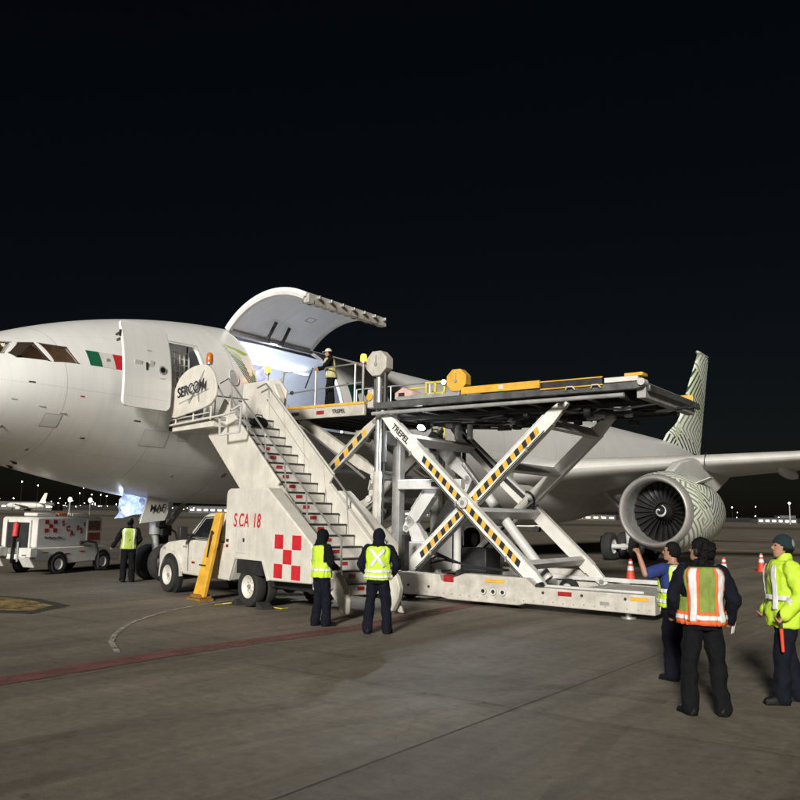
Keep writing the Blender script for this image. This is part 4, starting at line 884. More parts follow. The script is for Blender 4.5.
# ---------------- bridge at the aircraft door
BZ = 5.02; BX0, BX1, BY0, BY1 = 3.15, 6.75, 8.48, 12.2
b = L3(); b.span((BX0, BY0+.1, BZ-.12), (BX1, BY1-.1, BZ-.04)); b.build('bridge_deck', 'grey', loader)
for y in (BY0, BY1-.1):
    b = L3(); b.prism([(BX0, y, BZ-.16), (BX0+.7, y, BZ-.34), (BX1, y, BZ-.34), (BX1, y, BZ-.045), (BX0, y, BZ-.045)], (0, .1, 0)); o = b.build('bridge_side', 'dirty_white', loader, bevel=.01)
    b = L3(); b.span((BX0, y-.01, BZ-.04), (BX1, y+.12, BZ+.03)); b.build('bridge_edge', 'yellow', o)
    if y == BY0:
        text('maker_lettering', 'TREPEL', .15, 'black', o, face_mw(V((5.62, y-.012, BZ-.24)) - LO, (1, 0, 0), (0, 0, 1)), 0, .004, .001)
        for x0, m in ((4.1, 'black'), (5.05, 'dred')):
            b = L3(); b.span((x0, y-.014, BZ-.24), (x0+.28, y-.004, BZ-.14)); b.build('label_plate', m, o)
for k in range(7):
    x = BX0+.3+k*.5; b = L3(); b.span((x, BY0+.1, BZ-.34), (x+.09, BY1-.1, BZ-.12)); b.build('bridge_joist', 'dark', loader)
for k in range(9):
    x = BX0+.2+k*.4; b = L3(); b.tube((x, BY0+.3, BZ-.03), (x, BY1-.3, BZ-.03), .04, 8); b.build('bridge_roller', 'steel', loader)
def rail(pts, r=.022, name='guard_rail', m='steel'):
    b = L3(); b.path([V(p) for p in pts], r, 8); return b.build(name, m, loader)
ry = BY0+.04
rail([(4.95, ry, BZ-.2), (4.95, ry, BZ+1.08)], .03, 'rail_post'); rail([(6.38, ry, BZ-.2), (6.38, ry, BZ+1.08)], .03, 'rail_post'); rail([(4.55, ry, BZ+.55), (4.82, ry, BZ+1.12)], .02, 'rail_brace', 'dark')
rail([(4.75, ry, BZ+1.06), (6.5, ry, BZ+1.10)]); rail([(3.55, ry, BZ+.42), (6.6, ry, BZ+.56)])
rail([(3.0, ry, BZ+.82), (3.55, ry, BZ+.42), (4.0, ry, BZ-.02)]); rail([(3.55, ry, BZ+.42), (3.7, ry, BZ+1.08)], .034, 'rail_post', 'grey'); rail([(3.7, ry, BZ+1.08), (4.05, ry, BZ+1.06)], .018)
b = L3(); b.ball((4.05, ry-.02, BZ+.45), (.07, .05, .06), 10, 6); b.build('rail_clamp', 'black', loader)
for y in (BY1-.05,):
    for x in (3.5, 4.9, 6.4): rail([(x, y, BZ), (x, y, BZ+1.08)], .025, 'rail_post')
    rail([(3.5, y, BZ+1.08), (6.4, y, BZ+1.08)]); rail([(3.5, y, BZ+.55), (6.4, y, BZ+.55)])
def beacon(x, y, z, h, lit, pole=True):
    b = L3(); b.tube((x, y, z), (x, y, z+h), .035, 10); b.tube((x, y, z+h), (x, y, z+h+.05), .08, 14); o = b.build('beacon_pole', 'steel', loader)
    b = L3(); b.lathe((x, y, z+h+.05), [(.085, 0), (.09, .05), (.085, .16), (.06, .2), (0, .21)], (0, 0, 1), 16); b.build('beacon_lens', 'amber' if lit else 'amber_off', o)
    if lit: point_light('beacon_glow', V((x, y-.15, z+h+.15)) - LO, 3, (1, .4, .08), o, .08)
beacon(6.66, ry, BZ-.1, 1.18, True); beacon(3.02, ry, BZ+.0, 1.08, True)
b = L3(); b.box((3.02, ry, BZ+.75), (.05, .05, .8)); b.build('beacon_bracket', 'dark', loader)
# control stand and bits at the joint of the two decks
b = L3(); b.span((6.82, 8.5, PZ-.1), (7.05, 8.8, PZ+.42)); b.build('control_stand', 'dirty_white', loader, bevel=.04)
b = L3(); b.tube((6.93, 8.46, PZ+.2), (6.93, 8.5, PZ+.2), .1, 16); b.build('control_knob', 'yellow', loader)
b = L3(); b.prism([(7.85, 8.35, PZ+.05), (8.34, 8.35, PZ+.05), (8.30, 8.35, PZ+.28), (8.1, 8.35, PZ+.36), (7.85, 8.35, PZ+.22)], (0, .5, 0)); b.build('control_desk', mat('pale_red_panel', (.60, .40, .36), .5, 0, .15, 5), loader, bevel=.02)
b = L3(); b.box((8.08, 8.34, PZ+.16), (.18, .02, .10)); b.build('control_screen', 'black', loader)
for x, h in ((8.16, .56), (8.45, .60), (8.74, .56)):
    b = L3(); b.span((x, 9.3, PZ), (x+.06, 9.36, PZ+h)); b.build('cage_post', 'ylw2', loader)
for z in (.32, .62):
    b = L3(); b.span((8.16, 9.3, PZ+z-.05), (8.80, 9.36, PZ+z)); b.build('cage_rail', 'ylw2', loader)
b = L3(); b.span((7.6, 9.3, PZ+.46), (8.16, 9.34, PZ+.5)); b.build('cage_rail', 'ylw2', loader)
# work lamps
def work_lamp(p, d, e, rad=.11, kind='SPOT'):
    p, d = V(p), V(d).normalized(); b = L3(); b.tube(p-d*.16, p, rad*.75, 16, rad*1.1); o = b.build('work_lamp', 'black', loader)
    b = L3(); b.tube(p-d*.005, p+d*.012, rad, 18); b.build('lamp_lens', 'lamp_white', o)
    point_light('work_lamp_beam', p + d*.10 - LO, e, (.86, .93, 1), o, rad, kind, d)
work_lamp((8.02, 9.35, 4.36), (.10, -.66, -.74), 850, .10); work_lamp((8.80, 9.22, PZ+.56), (.25, -.9, -.12), 40, .06)
for x in (8.5, 8.9):
    b = L3(); b.tube((x, 10.4, 4.1), (x, 10.4, 4.5), .08, 12); b.build('valve_body', 'lgrey', loader)
# ---------------- bridge lift linkage
def limb(p, q, y, th, wd, name, m='dirty_white', stripes=False):
    o = arm(p, q, y, th, wd, name, False, m)
    if stripes:
        a, c = V((p[0], y, p[1])), V((q[0], y, q[1])); d = (c-a).normalized(); u = V((-d.z, 0, d.x)); n = int((c-a).length/.2); b = L3()
        for k in range(1, n-1, 1):
            t = k*.2; b.mi = k % 2; P = [a + d*t - u*wd*.26, a + d*(t+.2) - u*wd*.26, a + d*(t+.26) + u*wd*.26, a + d*(t+.06) + u*wd*.26]; b.add([V((v.x, y-th/2-.006, v.z)) for v in P], [(0, 1, 2, 3)])
        b.build('hazard_stripes', ['black', 'yellow'], o, False)
    return o
for y in (8.75, 11.9):
    limb((3.9, 1.95), (6.95, 4.52), y, .12, .26, 'bridge_arm', 'dirty_white', y < 9)
    limb((4.1, 4.72), (6.9, 3.1), y+.16, .14, .26, 'bridge_arm', 'dirty_white')
    limb((6.9, 3.1), (6.75, 2.45), y+.16, .14, .24, 'bridge_link', 'dirty_white'); limb((6.75, 2.45), (4.2, 1.0), y+.16, .14, .26, 'bridge_arm', 'dirty_white')
    limb((3.9, 1.95), (6.7, .6), y, .12, .26, 'bridge_arm', 'dirty_white')
    b = L3(); b.tube((4.2, y+.02, 4.55), (6.6, y+.02, 3.0), .035, 10); b.build('link_rod', 'chrome', loader)
for x, z in ((5.5, 3.25), (6.85, 3.05), (6.7, 2.45), (4.2, 4.4)):
    b = L3(); b.tube((x, 8.8, z), (x, 12.0, z), .09, 12); b.build('cross_tube', 'lgrey', loader)
# head frame behind the post
b = L3(); b.span((7.3, 9.3, 2.72), (9.3, 9.52, 2.98)); b.build('head_beam', 'lgrey', loader, bevel=.02)
b = L3(); b.span((8.4, 9.285, 2.79), (8.9, 9.298, 2.91)); b.build('beam_slot', 'dark', loader)
for p, q, y in (((7.2, 4.3), (8.4, 3.1), 9.7), ((8.4, 3.0), (7.4, 1.7), 9.7), ((7.2, 4.3), (8.4, 3.1), 11.2), ((8.4, 3.0), (7.4, 1.7), 11.2), ((7.5, 1.9), (8.3, .6), 9.7)): limb(p, q, y, .2, .36, 'head_arm', 'lgrey')
for y in (9.4, 11.3):
    b = L3(); b.span((7.05, y, .5), (7.3, y+.25, 4.4)); b.build('head_column', 'grey', loader, bevel=.02)
b = L3(); b.span((7.0, 8.6, 3.9), (7.2, 11.8, 4.25)); b.build('head_plate', 'dgrey', loader, bevel=.02)
# yellow access ladder on the far side
for x in (6.55, 7.0):
    b = L3(); b.tube((x-.25, 12.45, .7), (x-.25, 12.45, 5.9), .03, 8); b.build('ladder_stile', 'ylw2', loader)
for k in range(14):
    b = L3(); b.tube((6.30, 12.45, .95+k*.31), (6.75, 12.45, .95+k*.31), .022, 6); b.build('ladder_rung', 'ylw2', loader)

rb = random.Random(21); bolt = None
for k in range(34):
    x = 6.8 + k*.235
    if bolt is None: b = L3(); b.tube((x, NS-.012, .22), (x, NS+.004, .22), .016, 6); bolt = b.build('bolt', 'steel', loader)
    else: o = bolt.copy(); COL.objects.link(o); o.location = (k*.235, 0, rb.choice((0, 0, .012)))
for o_, e0, e1 in ((a1, A0, A1), (b1, B0, B1)):
    yy = aN-.08 if o_ is a1 else bN-.08
    for dz in (.0, .045):
        b = L3(); P = [V((e0[0]+(e1[0]-e0[0])*t, yy-.03, e0[1]+(e1[1]-e0[1])*t - .19 - dz + .012*math.sin(t*31))) for t in [.1+.8*i/14 for i in range(15)]]; b.path(P, .013, 6); b.build('hose', 'black', o_)
    for t in (.2, .5, .8):
        x, z = lerp2(e0, e1, t); b = L3(); b.box((x, yy-.035, z-.20), (.05, .05, .12)); b.build('hose_clip', 'steel', o_)
for x, z, w_, h_, m_ in ((8.0, .30, .22, .12, 'white'), (13.5, .26, .2, .07, 'grey')):
    b = L3(); b.span((x, NS-.011, z), (x+w_, NS-.004, z+h_)); b.build('warning_label', m_, loader)
for x, r_ in ((7.9, .06), (10.0, .09), (12.05, .07)):
    b = L3(); b.tube((x, NS+.05, .70 if x < 11 else .54), (x, NS+.25, .72 if x < 11 else .56), r_, 10); b.build('grease_cap', 'dark', loader)
# ------------------------------------------------------------------ passenger stair truck
stair = empty('stair_truck', (-2.414, 19.006, 0), R(41.3))
tag(stair, 'white pickup-based boarding stair truck with red checks parked at the front door', 'stair truck')
def side_prism(name, prof_, x0, x1, m, par=stair, bevel=.02, taper=None):
    b = MB(); b.prism([(x0, y, z) for y, z in prof_], (x1-x0, 0, 0)); return b.build(name, m, par, bevel=bevel)
# frame and axles
for x in (-.42, .42):
    b = MB(); b.span((x-.05, -2.6, .48), (x+.05, 4.3, .66)); b.build('chassis_rail', 'dark', stair)
for y in (0, 3.95):
    b = MB(); b.tube((-.9, y, .42), (.9, y, .42), .08, 10); b.ball((0, y, .42), (.2, .2, .18), 12, 8); b.build('axle', 'dark', stair)
b = MB(); b.span((-.8, -2.2, .45), (.8, 1.0, .62)); b.build('underbody', 'black', stair)
# ---- cab: lower body lofted across stations so that the nose narrows
def loft_body(name, st, m, par, bevel=.03):
    b = MB(); n = len(st[0][1]); P = []
    for y, sec in st: P += [V((x, y, z)) for x, z in sec]
    k = len(st); f = [(i*n+j, i*n+(j+1) % n, (i+1)*n+(j+1) % n, (i+1)*n+j) for i in range(k-1) for j in range(n)] + [tuple(range(n)), tuple(range((k-1)*n, k*n))]
    b.add(P, f); return b.build(name, m, par, True, bevel, 40)
def sec(w, zb, zt, crown=.04, sh=.10): return [(-w*.97, zb), (-w, zb+.15), (-w, zt-sh), (-w+.06, zt-.02), (-w*.5, zt+crown*.8), (0, zt+crown), (w*.5, zt+crown*.8), (w-.06, zt-.02), (w, zt-sh), (w, zb+.15), (w*.97, zb)]
cabb = loft_body('cab_body', [(1.12, sec(.98, .48, 1.34, .0, .02)), (3.10, sec(.98, .48, 1.36, .0, .02)), (3.30, sec(.98, .48, 1.36, .03)), (3.7, sec(.975, .50, 1.32, .06)), (4.35, sec(.96, .52, 1.25, .06)), (4.72, sec(.93, .55, 1.14, .05)), (4.86, sec(.88, .58, 1.02, .02))], 'stair_white', stair)
gr = MB(); w0, w1 = .95, .80
Pt = [(1.14, 1.33), (3.30, 1.36), (2.62, 1.94), (2.42, 2.0), (1.36, 2.02), (1.18, 1.92)]
def hw(z): return w0 + (w1-w0)*(z-1.33)/.68
gr.add([(-hw(z), y, z) for y, z in Pt] + [(hw(z), y, z) for y, z in Pt], [tuple(range(6)), tuple(range(6, 12))[::-1]] + [(k, 6+k, 6+(k+1) % 6, (k+1) % 6) for k in range(6)]); gr.build('cab_roof', 'stair_white', stair, True, .05)
def sidepane(poly, name, m, sg, off=.012, par=stair, th=.012):
    b = MB(); P = [V((sg*(hw(z)+off), y, z)) for y, z in poly]; b.prism(P, (-sg*th, 0, 0)); return b.build(name, m, par)
for sg in (-1, 1):
    sidepane([(1.62, 1.40), (2.96, 1.41), (2.50, 1.87), (1.70, 1.90)], 'side_window', 'glass', sg)
    b = MB(); P = [(1.59, 1.38), (3.03, 1.39), (2.53, 1.90), (1.67, 1.93)]; Q = [V((sg*(hw(z)+.014), y, z)) for y, z in P]
    for p, q in zip(Q, Q[1:]+Q[:1]): b.bar(p, q, .03, .02)
    b.build('window_trim', 'black', stair)
    for y in (1.52, 3.05): b = MB(); b.span((sg*.984, y, .58), (sg*.992, y+.014, 1.36)); b.build('door_seam', 'dark', stair)
    b = MB(); b.box((sg*1.0, 1.68, 1.18), (.05, .20, .05)); b.build('door_handle', 'black', stair, bevel=.01)
    b = MB(); b.tube((sg*.93, 2.92, 1.47), (sg*1.16, 2.98, 1.45), .03, 8); b.tube((sg*.93, 2.90, 1.36), (sg*1.16, 2.96, 1.38), .03, 8); b.span((sg*1.10, 2.90, 1.34), (sg*1.32, 3.04, 1.66)); b.build('mirror', 'black', stair, bevel=.04)
    b = MB(); b.span((sg*.985, 1.15, .90), (sg*.99, 3.3, .925)); b.build('side_moulding', 'stair_white', stair)
    b = MB(); b.box((sg*.99, 2.78, .80), (.015, .14, .05)); b.build('side_reflector', 'dred', stair)
    b = MB(); b.box((sg*.962, 4.42, 1.08), (.02, .16, .04)); b.box((sg*.982, 3.25, 1.16), (.012, .22, .04)); b.build('badge', 'grey', stair)
    # wheel arch lip, and a black disc standing in for the shaded well
    b = MB(); b.tube((sg*.90, 3.95, .44), (sg*.995, 3.95, .44), .54, 36); b.build('arch_shade', 'black', stair)
    b = MB(); L = [V((sg*1.0, 3.95 + .57*math.cos(R(a)), .44 + .57*math.sin(R(a)))) for a in range(-8, 190, 9)]
    for p, q in zip(L, L[1:]): b.bar(p, q, .07, .06, (sg, 0, 0))
    b.build('arch_lip', 'stair_white', stair)
    b = MB(); b.box((sg*.66, 4.81, .95), (.36, .10, .22)); b.build('headlight', 'lens', stair, bevel=.03)
    wheel(stair, (sg*.98, 3.95, .43), .43, .26, (sg, 0, 0), .25, rim='stair_white')
    wheel(stair, (sg*1.0, 0, .43), .43, .26, (sg, 0, 0), .25, rim='stair_white'); wheel(stair, (sg*.70, 0, .43), .43, .24, (sg, 0, 0), .25, rim='stair_white', hub=False)
b = MB(); b.add([(-.86, 3.265, 1.42), (.86, 3.265, 1.42), (.75, 2.69, 1.92), (-.75, 2.69, 1.92)], [(0, 1, 2, 3)]); b.build('windscreen', 'glass', stair, False)
b = MB(); b.box((0, 4.90, .66), (1.9, .16, .28)); b.build('bumper', 'black', stair, bevel=.05)
b = MB(); b.box((0, 4.83, .95), (.9, .05, .26)); b.build('grille', 'dark', stair, bevel=.02)
# ---- rear box body
box_prof = [(1.02, .50), (1.02, 2.42), (.97, 2.53), (.86, 2.57), (-.70, 2.57), (-2.42, 1.42), (-2.40, .66), (-.86, .62), (-.62, 1.02), (.46, 1.02), (.70, .52)]
for x0, x1 in ((-1.15, -.80), (.80, 1.15)): side_prism('side_cabinet', box_prof, x0, x1, 'stair_white', bevel=.03)
side_prism('centre_body', [(1.0, .66), (1.0, 2.40), (.2, 2.36), (-2.30, .46), (-2.30, .66)][:2] + [(.1, 2.30), (-1.9, .68)], -.795, .795, 'stair_white', bevel=.01)
b = MB(); b.span((-1.13, -.60, .70), (1.13, .46, 1.018)); b.build('arch_shade', 'black', stair)  # black block fills the arch in place of its shade
for sg in (-1, 1):
    b = MB()
    for p, q in zip([(-.88, .62), (-.64, 1.03), (.48, 1.03), (.72, .52)], [(-.64, 1.03), (.48, 1.03), (.72, .52)]): b.bar((sg*1.155, p[0], p[1]), (sg*1.155, q[0], q[1]), .03, .05, (sg, 0, 0))
    b.build('arch_trim', 'stair_white', stair)
    for i in range(3):
        for j in range(3):
            if (i+j) % 2 == 0:
                b = MB(); y0 = -1.08 - i*.325; z0 = .70 + j*.30; b.span((sg*1.153, y0, z0), (sg*1.158, y0-.315, z0+.29)); b.build('red_check', 'red', stair, False)
    b = MB(); y = .02; L = [(sg*1.156, .50, 1.15), (sg*1.156, .50, 1.72), (sg*1.156, .12, 1.72), (sg*1.156, .12, 1.15), (sg*1.156, .50, 1.15)]
    for p, q in zip(L, L[1:]): b.bar(p, q, .014, .012, (1, 0, 0))
    b.build('locker_door', 'lgrey', stair); b = MB(); b.box((sg*1.16, .17, 1.43), (.02, .05, .08)); b.build('locker_latch', 'dark', stair)
    for z in (1.28, 1.40): b = MB(); b.box((sg*1.158, .88, z), (.014, .10, .06)); b.build('side_marker', 'dred' if z < 1.3 else 'dark', stair)
for k_, ch in ((0, 'S'), (1.0, 'C'), (2.05, 'A'), (3.75, '1'), (4.55, '8')):
    for sg in (-1, 1): text('fleet_letter', ch, .42, 'red', stair, face_mw((sg*1.156, sg*(-.64 + k_*.215), 1.72), (0, sg, 0), (0, 0, 1)), .12, .006, .002, sx=.72)
# ---- yellow outrigger leaning at the cab corner
b = MB(); b.prism([(-1.24, 1.06, 2.02), (-1.24, 1.34, 2.02), (-1.34, 2.06, .08), (-1.34, 1.54, .08)], (.10, 0, 0)); og = b.build('outrigger', 'yellow', stair, bevel=.015)
b = MB(); b.prism([(-1.42, 1.52, .06), (-1.42, 2.08, .06), (-1.42, 1.96, .14), (-1.42, 1.64, .14)], (.3, 0, 0)); b.span((-1.45, 1.48, .0), (-1.1, 2.12, .05)); b.build('foot_plate', mat('rusty_yellow', (.30, .15, .03), .7, .1, .35, 8, .1, 40), og)
b = MB(); b.box((-1.27, 1.36, 1.55), (.04, .10, .05)); b.box((-1.30, 1.7, .8), (.04, .3, .03)); b.tube((-1.3, 1.5, 1.0), (-1.3, 1.35, 1.6), .025, 8); b.build('outrigger_latch', 'dark', og)
# ---- flight
F0, F1 = V((0, -2.72, .44)), V((0, 2.15, 4.36)); fd = (F1-F0); fdn = fd.normalized(); fu = V((0, -fdn.z, fdn.y))
NST = 17; riser = mat('riser_paint', (.55, .53, .49), .5, 0, .15, 5)
SX0, SX1 = -.44, .56
for k in range(NST):
    y = F0.y + fd.y*(k+.5)/NST; z = F0.z + fd.z*(k+1)/NST; dy, dz = fd.y/NST, fd.z/NST
    b = MB(); b.span((SX0, y-dy*.55, z-.035), (SX1, y+dy*.6, z)); st = b.build('step', 'grey', stair)
    b = MB(); b.span((SX0, y-dy*.5, z-dz), (SX1, y-dy*.5+.02, z-.036)); b.build('riser', riser, st)
    b = MB(); b.span((SX0, y-dy*.56-.006, z-.03), (SX1, y-dy*.56-.002, z+.002)); b.build('nosing', 'dark', st)
    if k < 14: b = MB(); b.span((-.22, y-dy*.5-.008, z-dz*.62), (-.05, y-dy*.5-.002, z-dz*.30)); b.build('red_marker', 'dred', st)
def stringer(x, t0, t1, lo, hi, name, th=.07, m='stair_white', nose=True):
    a, c = F0 + fd*t0, F0 + fd*t1; P = [a + fu*lo, c + fu*lo, c + fu*hi, a + fu*hi]
    if nose: P = [a + fu*lo, c + fu*lo, c + fu*hi, a + fdn*.35 + fu*hi, a + fdn*.12 + fu*(hi*.75), a + fdn*.02 + fu*(hi*.3)]
    b = MB(); b.prism([V((x-th/2, p.y, p.z)) for p in P], (th, 0, 0)); return b.build(name, m, stair, bevel=.02)
stringer(-.56, -.02, .66, -.20, .20, 'lower_stringer', .16); stringer(.66, -.05, .58, -.22, .42, 'lower_stringer', .12)
stringer(-.62, .52, 1.06, -.85, .30, 'upper_stringer', nose=False); stringer(.62, .50, 1.06, -.5, .70, 'upper_stringer', nose=False)
b = MB(); a, c = F0 + fd*.14, F0 + fd*.5
b.bar(V((-.644, a.y, a.z)) + fu*.05, V((-.644, c.y, c.z)) + fu*.05, .012, .03, (1, 0, 0)); b.build('stringer_slot', 'dark', stair)
b = MB(); a, c = F0 + fd*.1, F0 + fd*.52; b.bar(V((-.72, a.y, a.z)) + fu*-.16, V((-.72, c.y, c.z)) + fu*-.16, .16, .05, (1, 0, 0)); b.build('body_ramp_edge', 'stair_white', stair)
# handrails
def hr(pts, r=.022, name='handrail', m='steel'):
    b = MB(); b.path([V(p) for p in pts], r, 8); return b.build(name, m, stair)
for sg in (-1, 1):
    x = -.50 if sg < 0 else .60; e = .86
    top = F0 + fd*1.04; lo = F0 + fd*.10
    hr([(x, 2.75, 5.30), (x, top.y, top.z+e), (x, lo.y, lo.z+e), (x, lo.y-.28, lo.z+e-.12), (x, lo.y-.32, .35)])
    hr([(x, top.y-.1, top.z+.42), (x, F0.y+fd.y*.62, F0.z+fd.z*.62+.42)], .018)
    for t in (.28, .46, .64, .82, .98):
        p = F0 + fd*t; hr([(x, p.y, p.z+.02), (x, p.y+.14, p.z+e+.10)], .018, 'baluster')
b = MB(); b.prism([(-.70, -2.98, .10), (-.70, -2.75, .10), (-.70, -2.72, .42), (-.70, -2.9, .5), (-.70, -3.02, .40)], (.12, 0, 0)); b.build('foot_guard', 'stair_white', stair, bevel=.04)
b = MB(); b.prism([(.80, -2.95, .04), (.80, -2.80, .04), (.80, -2.35, .72), (.80, -2.52, .74)], (.07, 0, 0)); b.build('foot_guard', 'stair_white', stair, bevel=.02)
b = MB(); b.tube((-.95, -2.46, .78), (-.95, -2.42, .78), .10, 16); b.build('tail_light', 'dred', stair)
b = MB(); b.span((-1.1, -2.5, .55), (1.1, -2.40, .75)); b.build('rear_bumper', 'lgrey', stair, bevel=.02)
# ---- top landing
b = MB(); b.span((-1.0, 2.1, 4.26), (1.0, 4.35, 4.36)); b.build('landing', 'grey', stair, bevel=.01)
b = MB(); b.span((-1.0, 2.1, 4.10), (1.0, 4.3, 4.255)); b.build('landing_beam', 'stair_white', stair, bevel=.01)
b = MB(); b.span((-1.02, 4.33, 4.14), (1.02, 4.55, 4.37)); b.build('door_bumper', 'rubber', stair, bevel=.05)
ctl = [(4.08, 4.45), (4.06, 4.95), (3.9, 5.25), (3.62, 5.5), (3.2, 5.64), (2.7, 5.68), (2.28, 5.62), (1.98, 5.44), (1.80, 5.18), (1.74, 4.92), (1.84, 4.72), (2.1, 4.60), (2.6, 4.53), (3.2, 4.48)]
pan = [ctl[0]]
nP = len(ctl); pan = []
for i in range(nP):
    p0, p1, p2, p3 = ctl[i-1], ctl[i], ctl[(i+1) % nP], ctl[(i+2) % nP]
    for t in (0, .34, .67): pan.append(tuple(.5*((2*p1[k]) + (-p0[k]+p2[k])*t + (2*p0[k]-5*p1[k]+4*p2[k]-p3[k])*t*t + (-p0[k]+3*p1[k]-3*p2[k]+p3[k])*t**3) for k in (0, 1)))
sp_ = side_prism('landing_panel', pan, -1.16, -1.10, 'stair_white', bevel=.015)
text('company_lettering', 'SERCOM', .36, 'navy', sp_, face_mw((-1.166, 3.76, 4.93), (0, -1, .12), (0, .0, 1)), .08, .005, .002, sx=1.16)
b = MB()
sw = [(-1.166, 3.18, 4.80), (-1.166, 3.10, 4.72), (-1.166, 2.9, 4.98), (-1.166, 2.42, 5.48), (-1.166, 2.36, 5.50), (-1.166, 2.62, 5.12), (-1.166, 2.95, 4.85)]; b.add(sw, [tuple(range(7))]); b.build('swoosh_mark', 'grey', sp_, False)
b = MB(); b.add([(-1.166, 2.62, 5.16), (-1.166, 2.55, 4.72), (-1.166, 2.62, 4.74), (-1.166, 2.70, 5.06)], [(0, 1, 2, 3)]); b.build('swoosh_mark', 'grey', sp_, False)
b = MB(); b.add([(-1.166, 3.66, 4.76), (-1.166, 2.1, 5.0), (-1.166, 2.1, 5.022), (-1.166, 3.66, 4.785)], [(0, 1, 2, 3)]); b.build('small_print', 'grey', sp_, False)
hr([(-1.08, 4.3, 4.26), (-1.08, 1.45, 4.32), (-1.08, .95, 4.36)], .03, 'landing_rail', 'stair_white'); hr([(-1.08, 4.3, 4.40), (-1.08, 2.2, 4.44)], .018, 'landing_rail', 'stair_white')
for y in (3.95, 3.0, 2.1, 1.2): hr([(-1.08, y, 4.26), (-1.08, y-.02, 4.62)], .022, 'landing_post', 'stair_white')
b = MB()
Q = [V((-1.02, 1.75, 4.30)), V((-1.02, .75, 4.52)), V((-1.02, .80, 3.88)), V((-1.02, 1.72, 3.86))]
for p, q in zip(Q, Q[1:]+Q[:1]): b.bar(p, q, .04, .04)
b.build('side_frame', 'lgrey', stair)
# right-hand high side panels of the landing
b = MB(); b.prism([(1.02, 4.3, 4.3), (1.02, 2.2, 4.3), (1.02, 2.0, 5.2), (1.02, 2.4, 5.55), (1.02, 4.2, 5.62)], (.06, 0, 0)); b.build('landing_panel', 'stair_white', stair, bevel=.015)
b = MB(); b.prism([(.80, 3.1, 4.36), (.80, 2.1, 4.36), (.80, 2.0, 5.0), (.80, 2.3, 5.40), (.80, 3.0, 5.40)], (.20, 0, 0)); b.build('landing_bin', 'stair_white', stair, bevel=.03)
hr([(-1.05, 1.9, 5.1), (-1.05, 1.55, 4.75)], .02); hr([(-1.05, 3.95, 5.3), (-1.05, 3.95, 5.5)], .02)
hr([(-.62, 2.75, 5.30), (-.62, 2.75, 4.36)], .02, 'landing_post'); hr([(.3, 2.7, 4.95), (-.62, 2.72, 4.95)], .018, 'landing_rail')
def sbeacon(x, y, z, h):
    b = MB(); b.tube((x, y, z), (x, y, z+h), .02, 8); b.tube((x, y, z+h-.04), (x, y, z+h), .08, 12); o = b.build('beacon_pole', 'steel', stair)
    b = MB(); b.lathe((x, y, z+h), [(.085, 0), (.09, .06), (.08, .2), (.05, .25), (0, .26)], (0, 0, 1), 16); b.build('beacon_lens', 'amber_off', o)
sbeacon(-1.05, 2.35, 5.25, .45)
# telescopic lift ram under the flight
b = MB(); b.tube((0, -.2, .9), (0, .9, 2.6), .11, 14); o = b.build('lift_cylinder', 'dark', stair); b = MB(); b.tube((0, .9, 2.6), (0, 1.5, 3.5), .06, 12); b.build('rod', 'chrome', o)
for x in (-.5, .5):
    b = MB(); b.bar((x, .9, 2.5), (x, 1.9, 4.15), .08, .12); b.build('lift_strut', 'stair_white', stair)
# bag left on an upper step
t = empty('bag', (-2.414, 19.006, 0), R(41.3)); ky = F0.y + fd.y*15.5/NST; kz = F0.z + fd.z*16/NST
t.location = V((-2.414, 19.006, 0)) + Matrix.Rotation(R(41.3), 3, 'Z') @ V((.05, ky, kz))
b = MB(); b.ball((0, 0, .12), (.26, .16, .14), 18, 12)
for v in b.v: v += V((0, 0, .05*noise.noise(v*7))) ; v.z = max(0, v.z)
b.build('bag_body', 'cloth_black', t); b = MB(); b.path([(-.12, 0, .22), (-.08, 0, .32), (.08, 0, .32), (.12, 0, .22)], .014, 6); b.build('strap', 'black', t)
tag(t, 'black bag lying on a top step of the boarding stairs', 'bag')
# wheel chocks at the rear wheel
for y, w_ in ((.52, 'ahead of'), (-.55, 'behind')):
    t = empty('wheel_chock'); t.location = V((-2.414, 19.006, 0)) + Matrix.Rotation(R(41.3), 3, 'Z') @ V((-1.0, y, 0)); t.rotation_euler = (0, 0, R(41.3) + (0 if y > 0 else math.pi))
    b = MB(); b.prism([(-.15, -.14, 0), (-.15, .14, 0), (-.15, .11, .05), (-.15, -.10, .15)], (.3, 0, 0)); b.build('block', 'rubber', t, bevel=.01)
    b = MB(); b.path([(-.15, .05, .04), (-.3, .2, .012), (-.5, .15, .012)], .01, 5); b.build('rope', 'ylw2', t)
    tag(t, 'small black wheel chock just %s the rear wheel of the stair truck' % w_, 'chock')
# ------------------------------------------------------------------ service tractor at the left
trac = empty('service_tractor', (-11.39, 26.635, 0), R(-22)); tag(trac, 'small white service tractor with red lettering parked under the aircraft nose', 'tractor')
b = MB(); P = [(-.95, .46), (-.95, .84), (1.86, .84), (2.72, .78), (2.78, .70), (2.78, .34), (2.3, .34), (2.22, .60), (1.72, .60), (1.64, .34), (.42, .32), (.34, .60), (-.34, .60), (-.42, .40)]
b.prism([(-.76, y, z) for y, z in P], (1.52, 0, 0)); b.build('lower_body', 'white', trac, bevel=.03)
b = MB(); b.prism([(-.72, -.92, .84), (-.72, -.92, 1.70), (-.72, -.86, 1.76), (-.72, 1.80, 1.78), (-.72, 1.88, 1.72), (-.72, 1.88, .84)], (1.44, 0, 0)); b.build('upper_body', 'white', trac, bevel=.04)
b = MB(); b.span((-.46, -.95, .62), (.46, -.926, 1.60)); b.build('opening_shade', 'black', trac)  # black sheet stands in for the shade inside the open cab
for x in (-.52, .46): b = MB(); b.span((x, -.98, .5), (x+.06, -.925, 1.68)); b.build('opening_frame', 'white', trac)
